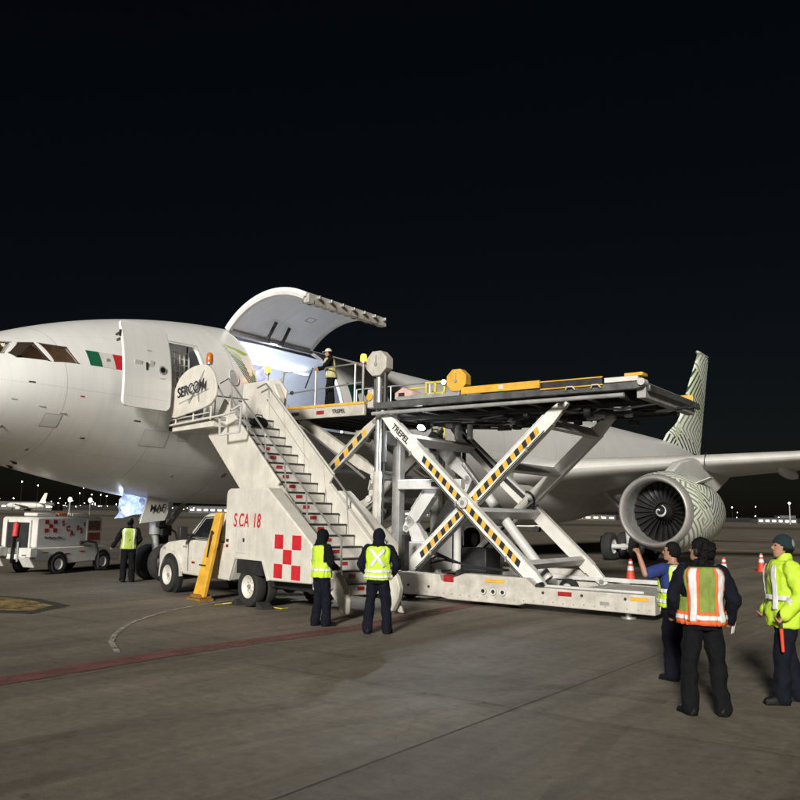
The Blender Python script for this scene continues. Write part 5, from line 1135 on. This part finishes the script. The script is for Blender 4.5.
for x in (-.62, .62):
    b = MB(); b.span((x-.24, -1.25, .56), (x+.24, -.96, .84)); b.build('corner_box', 'white', trac, bevel=.02)
    b = MB(); b.prism([(x-.22, -1.28, .55), (x+.22, -1.28, .55), (x+.22, -1.05, .25), (x-.22, -1.05, .25)], (0, .06, 0)); b.build('mud_guard', 'white', trac, bevel=.01)
    b = MB(); b.box((x, -1.256, .62), (.18, .01, .03)); b.build('label_plate', 'dark', trac)
b = MB(); b.tube((-.05, -1.02, 1.18), (-.02, -1.02, 1.56), .085, 14); b.tube((-.02, -1.02, 1.56), (-.02, -1.02, 1.62), .04, 10); b.build('extinguisher', mat('extinguisher_red', (.62, .06, .06), .4, 0, .1, 6), trac)
b = MB(); b.bar((-.12, -1.0, .35), (-.06, -1.0, 1.3), .16, .03); b.build('drawbar', 'black', trac)
b = MB(); b.span((.06, -1.02, .40), (.12, -.99, 1.0)); b.build('lever', 'grey', trac)
for sg in (-1, 1):
    for y in (0, 1.97): wheel(trac, (sg*.70, y, .31), .31, .2, (sg, 0, 0), .17, rim='lgrey', hub=False)
    for y in (0, 1.97):
        b = MB(); b.lathe((sg*.77, y, .33), [(.29, 0), (.37, 0)], (sg, 0, 0), 26); b.build('arch_shade', 'black', trac)  # flat black ring stands in for the shade around the wheel
X = .724
for i in range(3):
    for j in range(3):
        if (i+j) % 2 == 0: b = MB(); b.span((X, -.62 + i*.17, 1.30 + j*.13), (X+.006, -.46 + i*.17, 1.42 + j*.13)); b.build('red_check', 'dred', trac, False)
for ch, y, z, rot, m in (('S', .10, 1.50, 8, 'dred'), ('C', .28, 1.34, -4, 'dred'), ('A', .46, 1.18, 6, 'dred'), ('0', .72, 1.36, -5, 'dred'), ('2', .90, 1.26, 10, 'dred'), ('2', 1.05, 1.50, 12, 'dgreen')):
    text('fleet_letter', ch, .22 if m == 'dred' else .14, m, trac, face_mw((X+.003, y, z), (0, math.cos(R(rot)), math.sin(R(rot))), (0, -math.sin(R(rot)), math.cos(R(rot)))), 0, .012, .002)
b = MB(); b.path([(X+.004, -.62 + .06*i, 1.13 + .035*math.sin(i*2.1) + .01*math.sin(i*.7)) for i in range(13)], .012, 5); b.build('script_mark', 'dark', trac)
b = MB(); b.span((X+.001, 1.18, .98), (X+.012, 1.86, 1.70)); b.build('gauge_frame', 'white', trac)
b = MB(); b.span((X+.012, 1.24, 1.34), (X+.018, 1.80, 1.66)); b.build('gauge_panel', mat('brown_panel', (.20, .11, .06), .4, 0, .5, 9), trac)
b = MB(); b.span((X+.012, 1.24, 1.02), (X+.018, 1.80, 1.27)); b.build('gauge_panel', mat('rust_panel', (.38, .10, .05), .4, 0, .6, 12), trac)
for y, z in ((.35, .62), (-.55, .68), (1.0, .68)):
    b = MB(); b.box((.766, y, z), (.01, .22, .03)); b.build('side_marker', 'dred', trac)
b = MB(); b.path([(.76, .95, .95), (.86, 1.1, 1.0), (.95, 1.4, .95), (.96, 1.55, .6), (.92, 1.62, .12), (.95, 2.0, .04)], .035, 8); b.build('air_hose', 'black', trac)
b = MB(); b.ball((.77, .92, .95), (.05, .07, .07), 10, 6); b.build('hose_coupling', 'dark', trac)
for x, y in ((.3, .79), (.3, 1.72)):
    b = MB(); b.tube((x, y, 1.76), (x, y, 2.26), .022, 8); o = b.build('lamp_pole', 'white', trac); b = MB(); b.ball((x, y, 2.34), (.07, .07, .09), 12, 8); b.build('lamp_globe', mat('frosted_globe', (.9, .9, .88), .4, emit=(1, .95, .85), es=1.2, var=0), o)
for y0, y1, m in ((-.6, .2, 'white'), (.3, .7, 'amber_off'), (.9, 1.6, 'white')):
    b = MB(); b.span((-.2, y0, 1.79), (.35, y1, 1.90)); b.build('roof_unit', m, trac, bevel=.03)
# ------------------------------------------------------------------ people
def chain(b, pts, rad, n=12):
    pts = [V(p) for p in pts]
    for (p, r), (q, s) in zip(zip(pts, rad), zip(pts[1:], rad[1:])): b.tube(p, q, r, n, s)
    for p, r in zip(pts, rad): b.ball(p, (r, r, r), n, 8)
def stack(b, rings, n=20):
    P = []
    for c, rx, ry in rings: P += [V(c) + V((rx*math.cos(2*math.pi*k/n), ry*math.sin(2*math.pi*k/n), 0)) for k in range(n)]
    m = len(rings); b.add(P, [(i*n+k, i*n+(k+1) % n, (i+1)*n+(k+1) % n, (i+1)*n+k) for i in range(m-1) for k in range(n)] + [tuple(range(n))[::-1], tuple(range((m-1)*n, m*n))])
def fuse(name, b, vox, it, m, parent, wr=0.0, ws=9.0, seed=0.0, cut=None):
    me = b.mesh(name); bm = bmesh.new(); bm.from_mesh(me); bmesh.ops.recalc_face_normals(bm, faces=bm.faces[:]); bm.to_mesh(me); bm.free()
    o = bpy.data.objects.new(name, me)
    q = o.modifiers.new('r', 'REMESH'); q.mode = 'VOXEL'; q.voxel_size = vox
    q = o.modifiers.new('s', 'SMOOTH'); q.factor = .5; q.iterations = it
    m2 = evaluated(o, name); o.modifiers.clear(); o.data = m2
    if wr:
        off = V((seed, seed*.7, 0)); n = len(m2.vertices); co = [0.0]*(3*n); no = [0.0]*(3*n); m2.vertices.foreach_get('co', co); m2.vertices.foreach_get('normal', no)
        for i in range(0, 3*n, 3):
            x, y, z = co[i:i+3]; k = wr*(1.1-2.2*abs(noise.noise(V((x*ws+z*ws*.5, y*ws, z*ws*.75-x*ws*.4)) + off)) + .8*noise.noise(V((x*ws*.6, y*ws*.6, z*ws*.9)) + off) + .35*noise.noise(V((x*ws*3+z*9, y*ws*3, z*ws*2.4)) + off))
            co[i] += no[i]*k; co[i+1] += no[i+1]*k; co[i+2] += no[i+2]*k
        m2.vertices.foreach_set('co', co)
    m2.materials.clear(); m2.materials.append(M[m]); m2.polygons.foreach_set('use_smooth', [True]*len(m2.polygons)); m2.update()
    o.parent = parent; return o
RING = [(.84, .150, .115), (.95, .168, .125), (1.05, .152, .112), (1.15, .152, .110), (1.28, .168, .118), (1.37, .176, .114), (1.43, .158, .098), (1.47, .105, .080), (1.50, .066, .064)]
def ring(z, off, lean, bulk=1.0):
    z = max(RING[0][0], min(RING[-1][0], z))
    for (z0, a0, b0), (z1, a1, b1) in zip(RING, RING[1:]):
        if z <= z1: break
    t = (z-z0)/(z1-z0); return (lean*(z-.92)*1.0, (a0+(a1-a0)*t)*bulk+off, (b0+(b1-b0)*t)*bulk+off)
def person(loc, rz, label, H=1.74, lean=0.0, feet=((-.13, 0, 0), (.13, 0, 0)), arms=None, head=(0, 0), top='cloth_navy', short=False, legs='cloth_black', vest=None, bands=(), hairm='hair', headwear=None, skin='skin2', vox=.011, bulk=1.0, seed=1.0, grip=.55, stand=True, bandm='tape', knee=.03, jacket_long=False):
    root = empty('person', loc, rz); sc = H/1.74; root.scale = (sc, sc, sc); tag(root, label, 'person')
    hy = lean
    arms = arms or (((-.27, -.03, 1.16), (-.25, .10, .92)), ((.27, -.03, 1.16), (.25, .10, .92)))
    sh = [V((sg*.185*bulk**.5, hy*(1.41-.92), 1.41)) for sg in (-1, 1)]
    hips = [V((sg*.09, 0, .88)) for sg in (-1, 1)]
    ank = [V((f[0], f[1], .09)) for f in feet]
    kn = []
    for h, a, f in zip(hips, ank, feet):
        fw = V((-math.sin(f[2]), math.cos(f[2]), 0)); kn.append((h+a)/2 + V((0, 0, .03)) + fw*knee)
    hc = V((0, hy*.72 + .02, 1.625)); HM = Matrix.Translation(hc) @ Matrix.Rotation(head[0], 4, 'Z') @ Matrix.Rotation(head[1], 4, 'X')
    # body: one skin
    b = MB(); stack(b, [((0, ring(z, 0, hy)[0], z), ring(z, -.012, hy, bulk)[1], ring(z, -.012, hy, bulk)[2]) for z, _, _ in RING])
    for h, k, a, f in zip(hips, kn, ank, feet):
        chain(b, [h, k, a], [.082, .055, .042]); fw = V((-math.sin(f[2]), math.cos(f[2]), 0)); chain(b, [a + V((0, 0, -.03)) - fw*.03, a + fw*.15 + V((0, 0, -.05))], [.04, .035])
    for sg, s_, (e, w_) in zip((-1, 1), sh, arms):
        e, w_ = V(e), V(w_); chain(b, [s_, e, w_], [.055, .042, .03])
        d = (w_-e).normalized(); sv = d.cross(V((0, 1, 0)) if abs(d.y) < .8 else V((1, 0, 0))).normalized(); pn = sv.cross(d).normalized()
        if pn.y < 0: pn = -pn
        pe = w_ + d*.085
        for k in range(4): o_ = sv*(k-1.5)*.019; chain(b, [w_ + d*.02 + o_*.6, pe + o_], [.019, .016], 8)
        for k, ln in enumerate((.055, .066, .06, .045)):
            o_ = sv*(k-1.5)*.021; p1 = pe + o_ + (d*(1-grip) + pn*grip).normalized()*ln*.55; p2 = p1 + (d*(1-1.6*grip) + pn*grip*1.2).normalized()*ln*.55; chain(b, [pe + o_, p1, p2], [.0115, .0105, .009], 8)
        t0 = w_ + d*.03 + sv*.022*(-sg); chain(b, [t0, t0 + d*.03 + sv*(-sg)*.028, t0 + d*.06 + sv*(-sg)*.025 + pn*.02], [.013, .012, .010], 8)
    chain(b, [(0, hy*.55, 1.46), (0, hc.y-.015, 1.575)], [.056, .052])
    hb = MB(); stack(hb, [((0, y, z), rx, ry) for z, rx, ry, y in ((-.118, .030, .030, .045), (-.105, .045, .05, .036), (-.08, .056, .070, .022), (-.045, .064, .084, .010), (0, .071, .094, .0), (.045, .075, .098, -.006), (.085, .066, .088, -.010), (.112, .042, .058, -.012), (.122, .014, .02, -.012))])
    hb.tube((0, .085, .012), (0, .112, -.028), .009, 8, .015); hb.ball((0, .104, -.030), (.015, .013, .011), 8, 6); hb.ball((0, .082, .03), (.05, .012, .010), 10, 6); hb.ball((0, .078, -.068), (.026, .014, .009), 10, 6); hb.ball((0, .066, -.10), (.022, .018, .016), 8, 6)
    for sg in (-1, 1): hb.ball((sg*.075, -.008, -.01), (.012, .022, .034), 8, 6)
    b.add([HM @ v for v in hb.v], hb.f)
    body = fuse('body', b, min(vox, .0095), 3, skin, root)
    for sg in (-1, 1):
        q = MB(); q.ball(HM @ V((sg*.031, .0835, .006)), (.011, .011, .008), 8, 6); q.build('eye', 'black', root)
    # trousers
    b = MB(); stack(b, [((0, ring(z, 0, hy)[0], z), ring(z, .012, hy, bulk)[1], ring(z, .012, hy, bulk)[2]) for z in (.84, .9, .96, 1.02)])
    for h, k, a in zip(hips, kn, ank): chain(b, [h, h.lerp(k, .5), k, k.lerp(a, .6), a + V((0, 0, -.015))], [.100, .094, .080, .078, .082])
    fuse('trousers', b, vox, 3, legs, root, .013, 7, seed)
    # shoes
    for a, f in zip(ank, feet):
        fw = V((-math.sin(f[2]), math.cos(f[2]), 0)); b = MB(); chain(b, [a + V((0, 0, .03)) - fw*.01, a + V((0, 0, -.03)) - fw*.03], [.058, .056]); chain(b, [a - fw*.045 + V((0, 0, -.045)), a + fw*.08 + V((0, 0, -.042)), a + fw*.16 + V((0, 0, -.052))], [.045, .047, .036])
        sb = V((-fw.y, fw.x, 0)); b.box(a + fw*.055 + V((0, 0, -.075)), (.088, .26, .03), Matrix.Rotation(f[2], 3, 'Z'))
        fuse('shoe', b, .010, 2, 'boot', root)
    # top
    b = MB(); z0 = .80 if jacket_long else .92
    stack(b, [((0, ring(z, 0, hy)[0], z), ring(z, .020 + (.02 if jacket_long and z < 1.0 else 0), hy, bulk)[1], ring(z, .022 + (.02 if jacket_long and z < 1.0 else 0), hy, bulk)[2]) for z in (z0, .96, 1.05, 1.15, 1.28, 1.37, 1.43, 1.47)])
    for s_, (e, w_) in zip(sh, arms):
        e, w_ = V(e), V(w_); ra = (.074, .064, .052) if not jacket_long else (.084, .076, .062)
        if short: chain(b, [s_, s_.lerp(e, .75)], [.073, .070])
        else: chain(b, [s_, s_.lerp(e, .6), e, e.lerp(w_, .5), w_ - (w_-e).normalized()*.01], [ra[0], ra[0]*.93, ra[1], ra[1]*.88, ra[2]])
    if headwear in ('hood_up', 'hood_down') or not short: chain(b, [(0, hy*.52-.01, 1.46), (0, hy*.55-.01, 1.50)], [.078, .074])
    if headwear == 'hood_down': chain(b, [(-.07, hy*.5-.06, 1.48), (0, hy*.5-.10, 1.47), (.07, hy*.5-.06, 1.48)], [.05, .065, .05])
    fuse('jacket' if not short else 'shirt', b, vox, 3, top, root, .014 if not short else .009, 7.5, seed+3)
    # T-surface helper for vest and tape
    def T(a, z, off):
        c, rx, ry = ring(z, off, hy, bulk); ca, sa = math.cos(a), math.sin(a); hem = max(0, 1.08-z)
        f = .016*noise.noise(V((ca*2.6+seed, sa*2.6, z*2.2))) + .010*(.5-abs(noise.noise(V((ca*4+seed, sa*4, z*6.5-ca*3)))*2)) + hem*(.06 + .10*noise.noise(V((ca*5, sa*5+seed, 1))))
        return V(((rx+f)*ca, c + (ry+f)*sa, z - (.012*noise.noise(V((ca*3, sa*3, seed))) if z < 1.0 else 0)))
    if vest:
        b = MB(); nz, na = 30, 72; zz0, zz1 = vest[1], 1.465; off = .051; V_ = {}
        for i in range(nz+1):
            for j in range(na):
                z = zz0 + (zz1-zz0)*i/nz; a = 2*math.pi*j/na; V_[i, j] = T(a, z, off)
        keys = list(V_); idx = {k: n for n, k in enumerate(keys)}; fs = []
        for i in range(nz):
            for j in range(na):
                zc = zz0 + (zz1-zz0)*(i+.5)/nz; a = 2*math.pi*(j+.5)/na
                if zc > 1.16 and abs(math.cos(a)) > .87: continue
                if math.sin(a) > 0 and abs(math.cos(a)) < .06: continue
                fs.append((idx[i, j], idx[i, (j+1) % na], idx[i+1, (j+1) % na], idx[i+1, j]))
        b.add([V_[k] for k in keys], fs); vo = b.build('vest', vest[0], root); vo.data.flip_normals() if (vo.data.polygons[0].normal.dot(V((vo.data.polygons[0].center.x, vo.data.polygons[0].center.y, 0))) < 0) else None
        bmv = bmesh.new(); bmv.from_mesh(vo.data); bmesh.ops.delete(bmv, geom=[v for v in bmv.verts if not v.link_faces], context='VERTS'); bmv.to_mesh(vo.data); bmv.free()
        sd = vo.modifiers.new('t', 'SOLIDIFY'); sd.thickness = .006; sd.offset = -1
    else: vo = root
    for path, w_, m_, off in bands:      # tape: path of (angle degrees, z)
        b = MB(); L = []; pts = []; nw = 5
        for (a0, z0_), (a1, z1_) in zip(path, path[1:]):
            n = max(2, int(max(abs(a1-a0)/4, abs(z1_-z0_)/.02)))
            pts += [(a0+(a1-a0)*k/n, z0_+(z1_-z0_)*k/n) for k in range(n)]
        pts.append(path[-1])
        for i, (a, z) in enumerate(pts):
            (pa, pz), (qa, qz) = pts[max(i-1, 0)], pts[min(i+1, len(pts)-1)]; du, dv = R(qa-pa)*.16, qz-pz; ln = math.hypot(du, dv) or 1
            for k in range(nw): q = (k/(nw-1)-.5)*w_; L.append(T(R(a) + (-dv/ln*q)/.16, z + du/ln*q, off))
        b.add(L, [(i*nw+k, i*nw+k+1, (i+1)*nw+k+1, (i+1)*nw+k) for i in range(len(pts)-1) for k in range(nw-1)]); o = b.build('reflective_tape', m_, vo); sd = o.modifiers.new('t', 'SOLIDIFY'); sd.thickness = .003; sd.offset = 0
    # hair and headwear
    def cap(name, m_, grow, zmin, yfront, wr=.0, ws=20, extra=None):
        q = MB(); n = 24; k = 14
        def P(i, j):
            t = math.pi*.98*i/k/1.55; a = 2*math.pi*j/n; x, y, z = .077*grow*math.sin(t)*math.cos(a), .099*grow*math.sin(t)*math.sin(a) - .008, .005 + .120*grow*math.cos(t)
            return V((x, y, z))
        q.ball((0, -.008, .012), (.078*grow, .100*grow, .114*grow), 24, 16)
        q.v = [v for v in q.v]
        keep = []
        for f in q.f:
            c = sum((q.v[i] for i in f), V())/len(f)
            lim = zmin + (yfront-zmin)*sm((c.y+.02)/.10)
            if c.z > lim: keep.append(f)
        q.f = keep; q.m = [0]*len(keep)
        if wr: q.v = [v + v.normalized()*wr*noise.noise(v*ws + V((seed, 0, 0))) for v in q.v]
        if extra: extra(q)
        q.v = [HM @ v for v in q.v]; o = q.build(name, m_, root)
        bmv = bmesh.new(); bmv.from_mesh(o.data); bmesh.ops.delete(bmv, geom=[v for v in bmv.verts if not v.link_faces], context='VERTS'); bmv.to_mesh(o.data); bmv.free()
        sd = o.modifiers.new('t', 'SOLIDIFY'); sd.thickness = .008; sd.offset = 1; return o
    if headwear == 'hood_up':
        b = MB(); q = MB(); q.ball((0, -.022, .005), (.102, .118, .135), 20, 14); b.add([HM @ v for v in q.v], q.f); chain(b, [HM @ V((0, -.05, -.08)), (0, hy*.5-.04, 1.47)], [.10, .11])
        chain(b, [(-.10, hy*.5-.02, 1.45), (0, hy*.5-.075, 1.45), (.10, hy*.5-.02, 1.45)], [.05, .06, .05]); fuse('hood', b, vox, 3, top, root, .008, 10, seed)
    elif headwear == 'beanie':
        cap('beanie', 'teal', 1.06, -.02, .04, .003, 60)
        q = MB(); L = [V((.080*1.03*math.cos(a), .104*1.03*math.sin(a)-.008, .018 + .03*math.sin(a))) for a in [2*math.pi*k/28 for k in range(29)]]
        for p, r_ in zip(L, L[1:]): q.tube(p, r_, .009, 8)
        q.v = [HM @ v for v in q.v]; q.build('beanie_cuff', 'teal', root)
        q = MB(); q.ball((0, -.062, .035), (.073, .062, .075), 16, 10); q.v = [HM @ v for v in q.v]; q.build('beanie_panel', 'gknit', root)
        cap('hair', hairm, 1.03, -.05, .09)
    elif headwear == 'cap':
        cap('hair', hairm, 1.03, -.05, .06)
        def brim(q): q.add([(-.07, .07, .05), (.07, .07, .05), (.06, .17, .035), (0, .185, .035), (-.06, .17, .035)], [(0, 1, 2, 3, 4)]); q.m.append(0)
        cap('cap', 'white', 1.10, .03, .045, extra=brim)
    elif headwear == 'long_hair':
        cap('hair', hairm, 1.10, -.06, .05, .010, 26)
        b = MB(); rgh = random.Random(5)
        for k in range(60):
            u = rgh.random(); a = rgh.uniform(-1.9, 1.9); p = HM @ V((.075*math.sin(a), -.075 - .05*math.cos(a)*rgh.random(), .07 - .24*u)); b.ball(p, (.033, .033, .04), 8, 6)
        fuse('curly_hair', b, .010, 1, hairm, root, .012, 30, seed)
        b = MB(); L = [HM @ V((.083*math.cos(R(a)), 0, .10*math.sin(R(a))+.02)) for a in range(-10, 200, 15)]; b.path(L, .009, 6); b.ball(HM @ V((-.088, 0, -.01)), (.022, .035, .04), 10, 8); b.ball(HM @ V((.088, 0, -.01)), (.022, .035, .04), 10, 8); b.build('headset', 'black', root)
    else: cap('hair', hairm, 1.05, -.055, .075, .005, 30)
    return root
def face(dx, dy): return math.atan2(-dx, dy)
def bands_h(*zs, w=.05, off=.060, m='tape'): return [([(a, z) for a in range(96, 445, 12)], w, m, off) for z in zs]
# man beside the stairs, seen from his left back
person((-1.39, 15.46, 0), face(.80, .60), 'person in black hood and yellow vest standing sideways below the boarding stairs', 1.74, 0, ((-.10, -.05, 0), (.10, .06, -.1)), (((-.27, .02, 1.14), (-.10, .22, 1.04)), ((.27, .02, 1.14), (.10, .24, 1.05))), (.2, .05), 'cloth_black', False, 'cloth_navy', ('hivis', .88), [([(215, .90), (232, 1.44)], .045, 'tape', .060)] + bands_h(1.02), headwear='hood_up', seed=2)
# man with crossed tape on his back
person((-.32, 14.62, 0), face(.12, 1), 'person in dark hooded jacket and yellow vest with crossed silver tape on the back', 1.78, 0, ((-.17, -.03, .25), (.16, .03, -.25)), (((-.31, -.02, 1.15), (-.20, .15, .99)), ((.32, -.02, 1.15), (.21, .15, .97))), (-.1, .1), 'cloth_navy', False, 'cloth_navy', ('hivis', .90), [([(238, 1.12), (300, 1.42)], .045, 'tape', .060), ([(302, 1.12), (240, 1.42)], .045, 'tape', .060)] + bands_h(.96, 1.05), headwear='hood_up', bulk=1.12, seed=5)
# man raising his arm
person((3.64, 11.0, 0), face(-.55, .83), 'person in blue T-shirt and yellow vest raising a bent arm towards the engine', 1.74, 0, ((-.12, -.04, .1), (.13, .05, -.2)), (((-.43, .10, 1.34), (-.43, .20, 1.58)), ((.28, .02, 1.16), (.2, .18, 1.0))), (.55, .12), 'cloth_blue', True, 'cloth_navy', ('hivis', .92), bands_h(1.0, 1.13, w=.045) + [([(236, .95), (232, 1.45)], .045, 'tape', .060), ([(304, .95), (308, 1.45)], .045, 'tape', .060)], skin='skin', bulk=1.05, seed=8, grip=.95)
# woman in the orange-edged vest
ob = [([(a, .955) for a in range(96, 445, 12)], .13, 'orange', .0575), ([(a, .965) for a in range(96, 445, 12)], .045, 'tape', .060)]
for a in (232, 308): ob += [([(a, .92), (a + (3 if a < 270 else -3), 1.455)], .092, 'orange', .0575), ([(a, .92), (a + (3 if a < 270 else -3), 1.455)], .052, 'tape', .0625)]
ob += [([(100, .90), (100, 1.44)], .06, 'orange', .0575), ([(80, .90), (80, 1.44)], .06, 'orange', .0575)]
person((3.32, 9.12, 0), face(.02, 1), 'person in navy hoodie and orange-striped vest with long dark hair seen from behind', 1.84, -.02, ((-.16, -.03, .3), (.15, -.06, -.35)), (((-.30, .0, 1.15), (-.24, .18, .96)), ((.32, -.02, 1.14), (.33, .12, .92))), (.75, .22), 'cloth_navy', False, 'cloth_black', ('hivis4', .89), ob, headwear='long_hair', skin='skin', bulk=1.10, seed=11)
# man in the yellow jacket holding a wand
pc = person((4.50, 9.72, 0), face(-1, .12), 'person in bright yellow jacket and teal beanie facing left with a red wand', 1.88, -.03, ((-.10, .10, .1), (.12, -.14, -.25)), (((-.28, -.08, 1.14), (-.27, .10, .93)), ((.29, -.06, 1.14), (.25, .12, .93))), (.0, .12), 'hivis', False, 'cloth_navy', None, [([(a, 1.10) for a in range(0, 361, 12)], .05, 'tape', .056), ([(50, .98), (60, 1.44)], .045, 'tape', .060), ([(130, .98), (120, 1.44)], .045, 'tape', .060)], headwear='beanie', skin='skin', bulk=1.18, seed=14, jacket_long=True, grip=.9)
# man at the tractor
person((-7.70, 23.9, 0), face(-.25, 1), 'person in green vest with back turned working beside the service tractor', 1.80, .05, ((-.12, 0, .1), (.12, .03, -.1)), (((-.32, .05, 1.16), (-.44, .18, .96)), ((.28, .05, 1.16), (.2, .25, 1.05))), (-.1, .05), 'cloth_black', False, 'cloth_black', ('hivis2', .90), [([(232, .92), (234, 1.45)], .04, 'tape', .060), ([(308, .92), (306, 1.45)], .04, 'tape', .060)], skin='skin2', seed=17, vox=.014)
# man leaning on the bridge rail
pm = RAMP @ V((5.25, 8.82, 5.02)); person((pm.x, pm.y, pm.z), face(-.95, -.25), 'person in pale vest and white cap leaning on the loader bridge rail', 1.66, .12, ((-.12, -.03, .1), (.12, .06, -.1)), (((-.24, .22, 1.20), (-.10, .36, 1.10)), ((.24, .22, 1.20), (.06, .38, 1.14))), (.1, -.1), 'cloth_black', False, 'cloth_black', ('hivis3', .86), [([(60, .9), (66, 1.42)], .045, 'tape', .060), ([(120, .9), (114, 1.42)], .045, 'tape', .060)], headwear='cap', skin='skin', seed=20, vox=.014)
# crew inside the aircraft
pd_ = RAMP @ V((1.35, 5.62, 4.6)); person((pd_.x, pd_.y, pd_.z), face(.9, -.35), 'person in red top standing inside the open front door', 1.70, .05, top='cloth_red', skin='skin', seed=23, vox=.018)
for l_, s_, dsc, tp in ((1.0, 1.98, 'person in pale shirt seated at the near cockpit side window', 'lgrey'), (-.6, 1.98, 'person in pale shirt seated on the far side of the cockpit', 'lgrey')):
    pp = RAMP @ V((l_, s_, 4.05)); person((pp.x, pp.y, pp.z), -PSI + math.pi, dsc, 1.72, 0, ((-.12, .45, 0), (.12, .45, 0)), (((-.27, .12, 1.18), (-.2, .35, 1.12)), ((.27, .12, 1.18), (.2, .35, 1.12))), (-.5 if l_ > 0 else .3, 0), top=tp, skin='skin', seed=26, vox=.02, knee=.25)
# wand in the right-hand man's near hand
M['wand'] = mat('red_wand_plastic', (.70, .07, .03), .35, 0, .08, 6)
t = empty('marshalling_wand'); mw = pc.matrix_basis.copy()
wp = Matrix.Translation(pc.location) @ Matrix.Rotation(face(-1, .12), 4, 'Z') @ (V((-.27, .135, .85))*(1.88/1.74)); t.location = wp
b = MB(); b.tube((0, 0, .05), (0, 0, -.06), .016, 10); b.build('grip', 'black', t)
b = MB(); b.tube((0, 0, -.06), (.01, 0, -.30), .021, 12, .018); b.ball((.01, 0, -.30), (.018, .018, .018), 8, 6); b.build('light_tube', 'wand', t)
tag(t, 'red marshalling wand hanging from the hand of the man in yellow jacket', 'wand')
for sx in (-1, 1):
    e, w_ = V((sx*.285, -.07, 1.14)), V((sx*.26, .11, .93)); q = MB(); p, d = e.lerp(w_, .35), (w_-e).normalized(); q.tube(p, p+d*.05, .078, 18, .074); q.build('reflective_tape', 'tape', pc); q = MB(); p = e.lerp(w_, .93); q.tube(p, p+d*.05, .060, 16, .052); q.build('cuff', 'cloth_black', pc)
# red glove sleeve cuff and folded papers held at the woman's side
t = empty('papers', (3.32+.36, 9.12+.14, .90), .3); b = MB(); b.add([(0, 0, -.08), (.05, .02, -.07), (.09, .02, .07), (.03, 0, .07)], [(0, 1, 2, 3)]); o = b.build('sheet', 'white', t, False); sd = o.modifiers.new('t', 'SOLIDIFY'); sd.thickness = .006
b = MB(); b.add([(.02, -.01, 0), (.07, .02, .01), (.11, .03, .10), (.06, .0, .10)], [(0, 1, 2, 3)]); o = b.build('folder', 'cloth_red', t, False); sd = o.modifiers.new('t', 'SOLIDIFY'); sd.thickness = .006
tag(t, 'small folded papers held at the side of the person in orange-striped vest', 'papers')
# ------------------------------------------------------------------ traffic cones
def cone(x, y, label, h=.75):
    t = empty('traffic_cone', (x, y, 0)); b = MB(); b.lathe((0, 0, 0), [(.165, .035), (.05, h-.02), (.035, h), (0, h)], (0, 0, 1), 24); b.build('cone_body', 'cone', t)
    b = MB(); b.span((-.2, -.2, 0), (.2, .2, .035)); b.build('base', 'cone', t, bevel=.01)
    for z0, z1 in ((.38, .52), (.60, .68)):
        r = lambda z: .165 + (.05-.165)*(z-.035)/(h-.055) + .003
        b = MB(); b.lathe((0, 0, 0), [(r(z0), z0), (r(z1), z1)], (0, 0, 1), 24); b.build('white_band', 'tape', t)
    tag(t, label, 'cone', 'orange traffic cones round the engine'); return t
cone(7.64, 27.3, 'orange cone nearest the loader in front of the engine'); cone(15.6, 63.5, 'small far orange cone seen left of the engine')
cone(11.6, 29.6, 'orange cone half hidden behind the orange-vested person'); cone(14.9, 34.1, 'orange cone just left of the face of the man in yellow jacket')
bpy.data.scenes.remove(TMP)
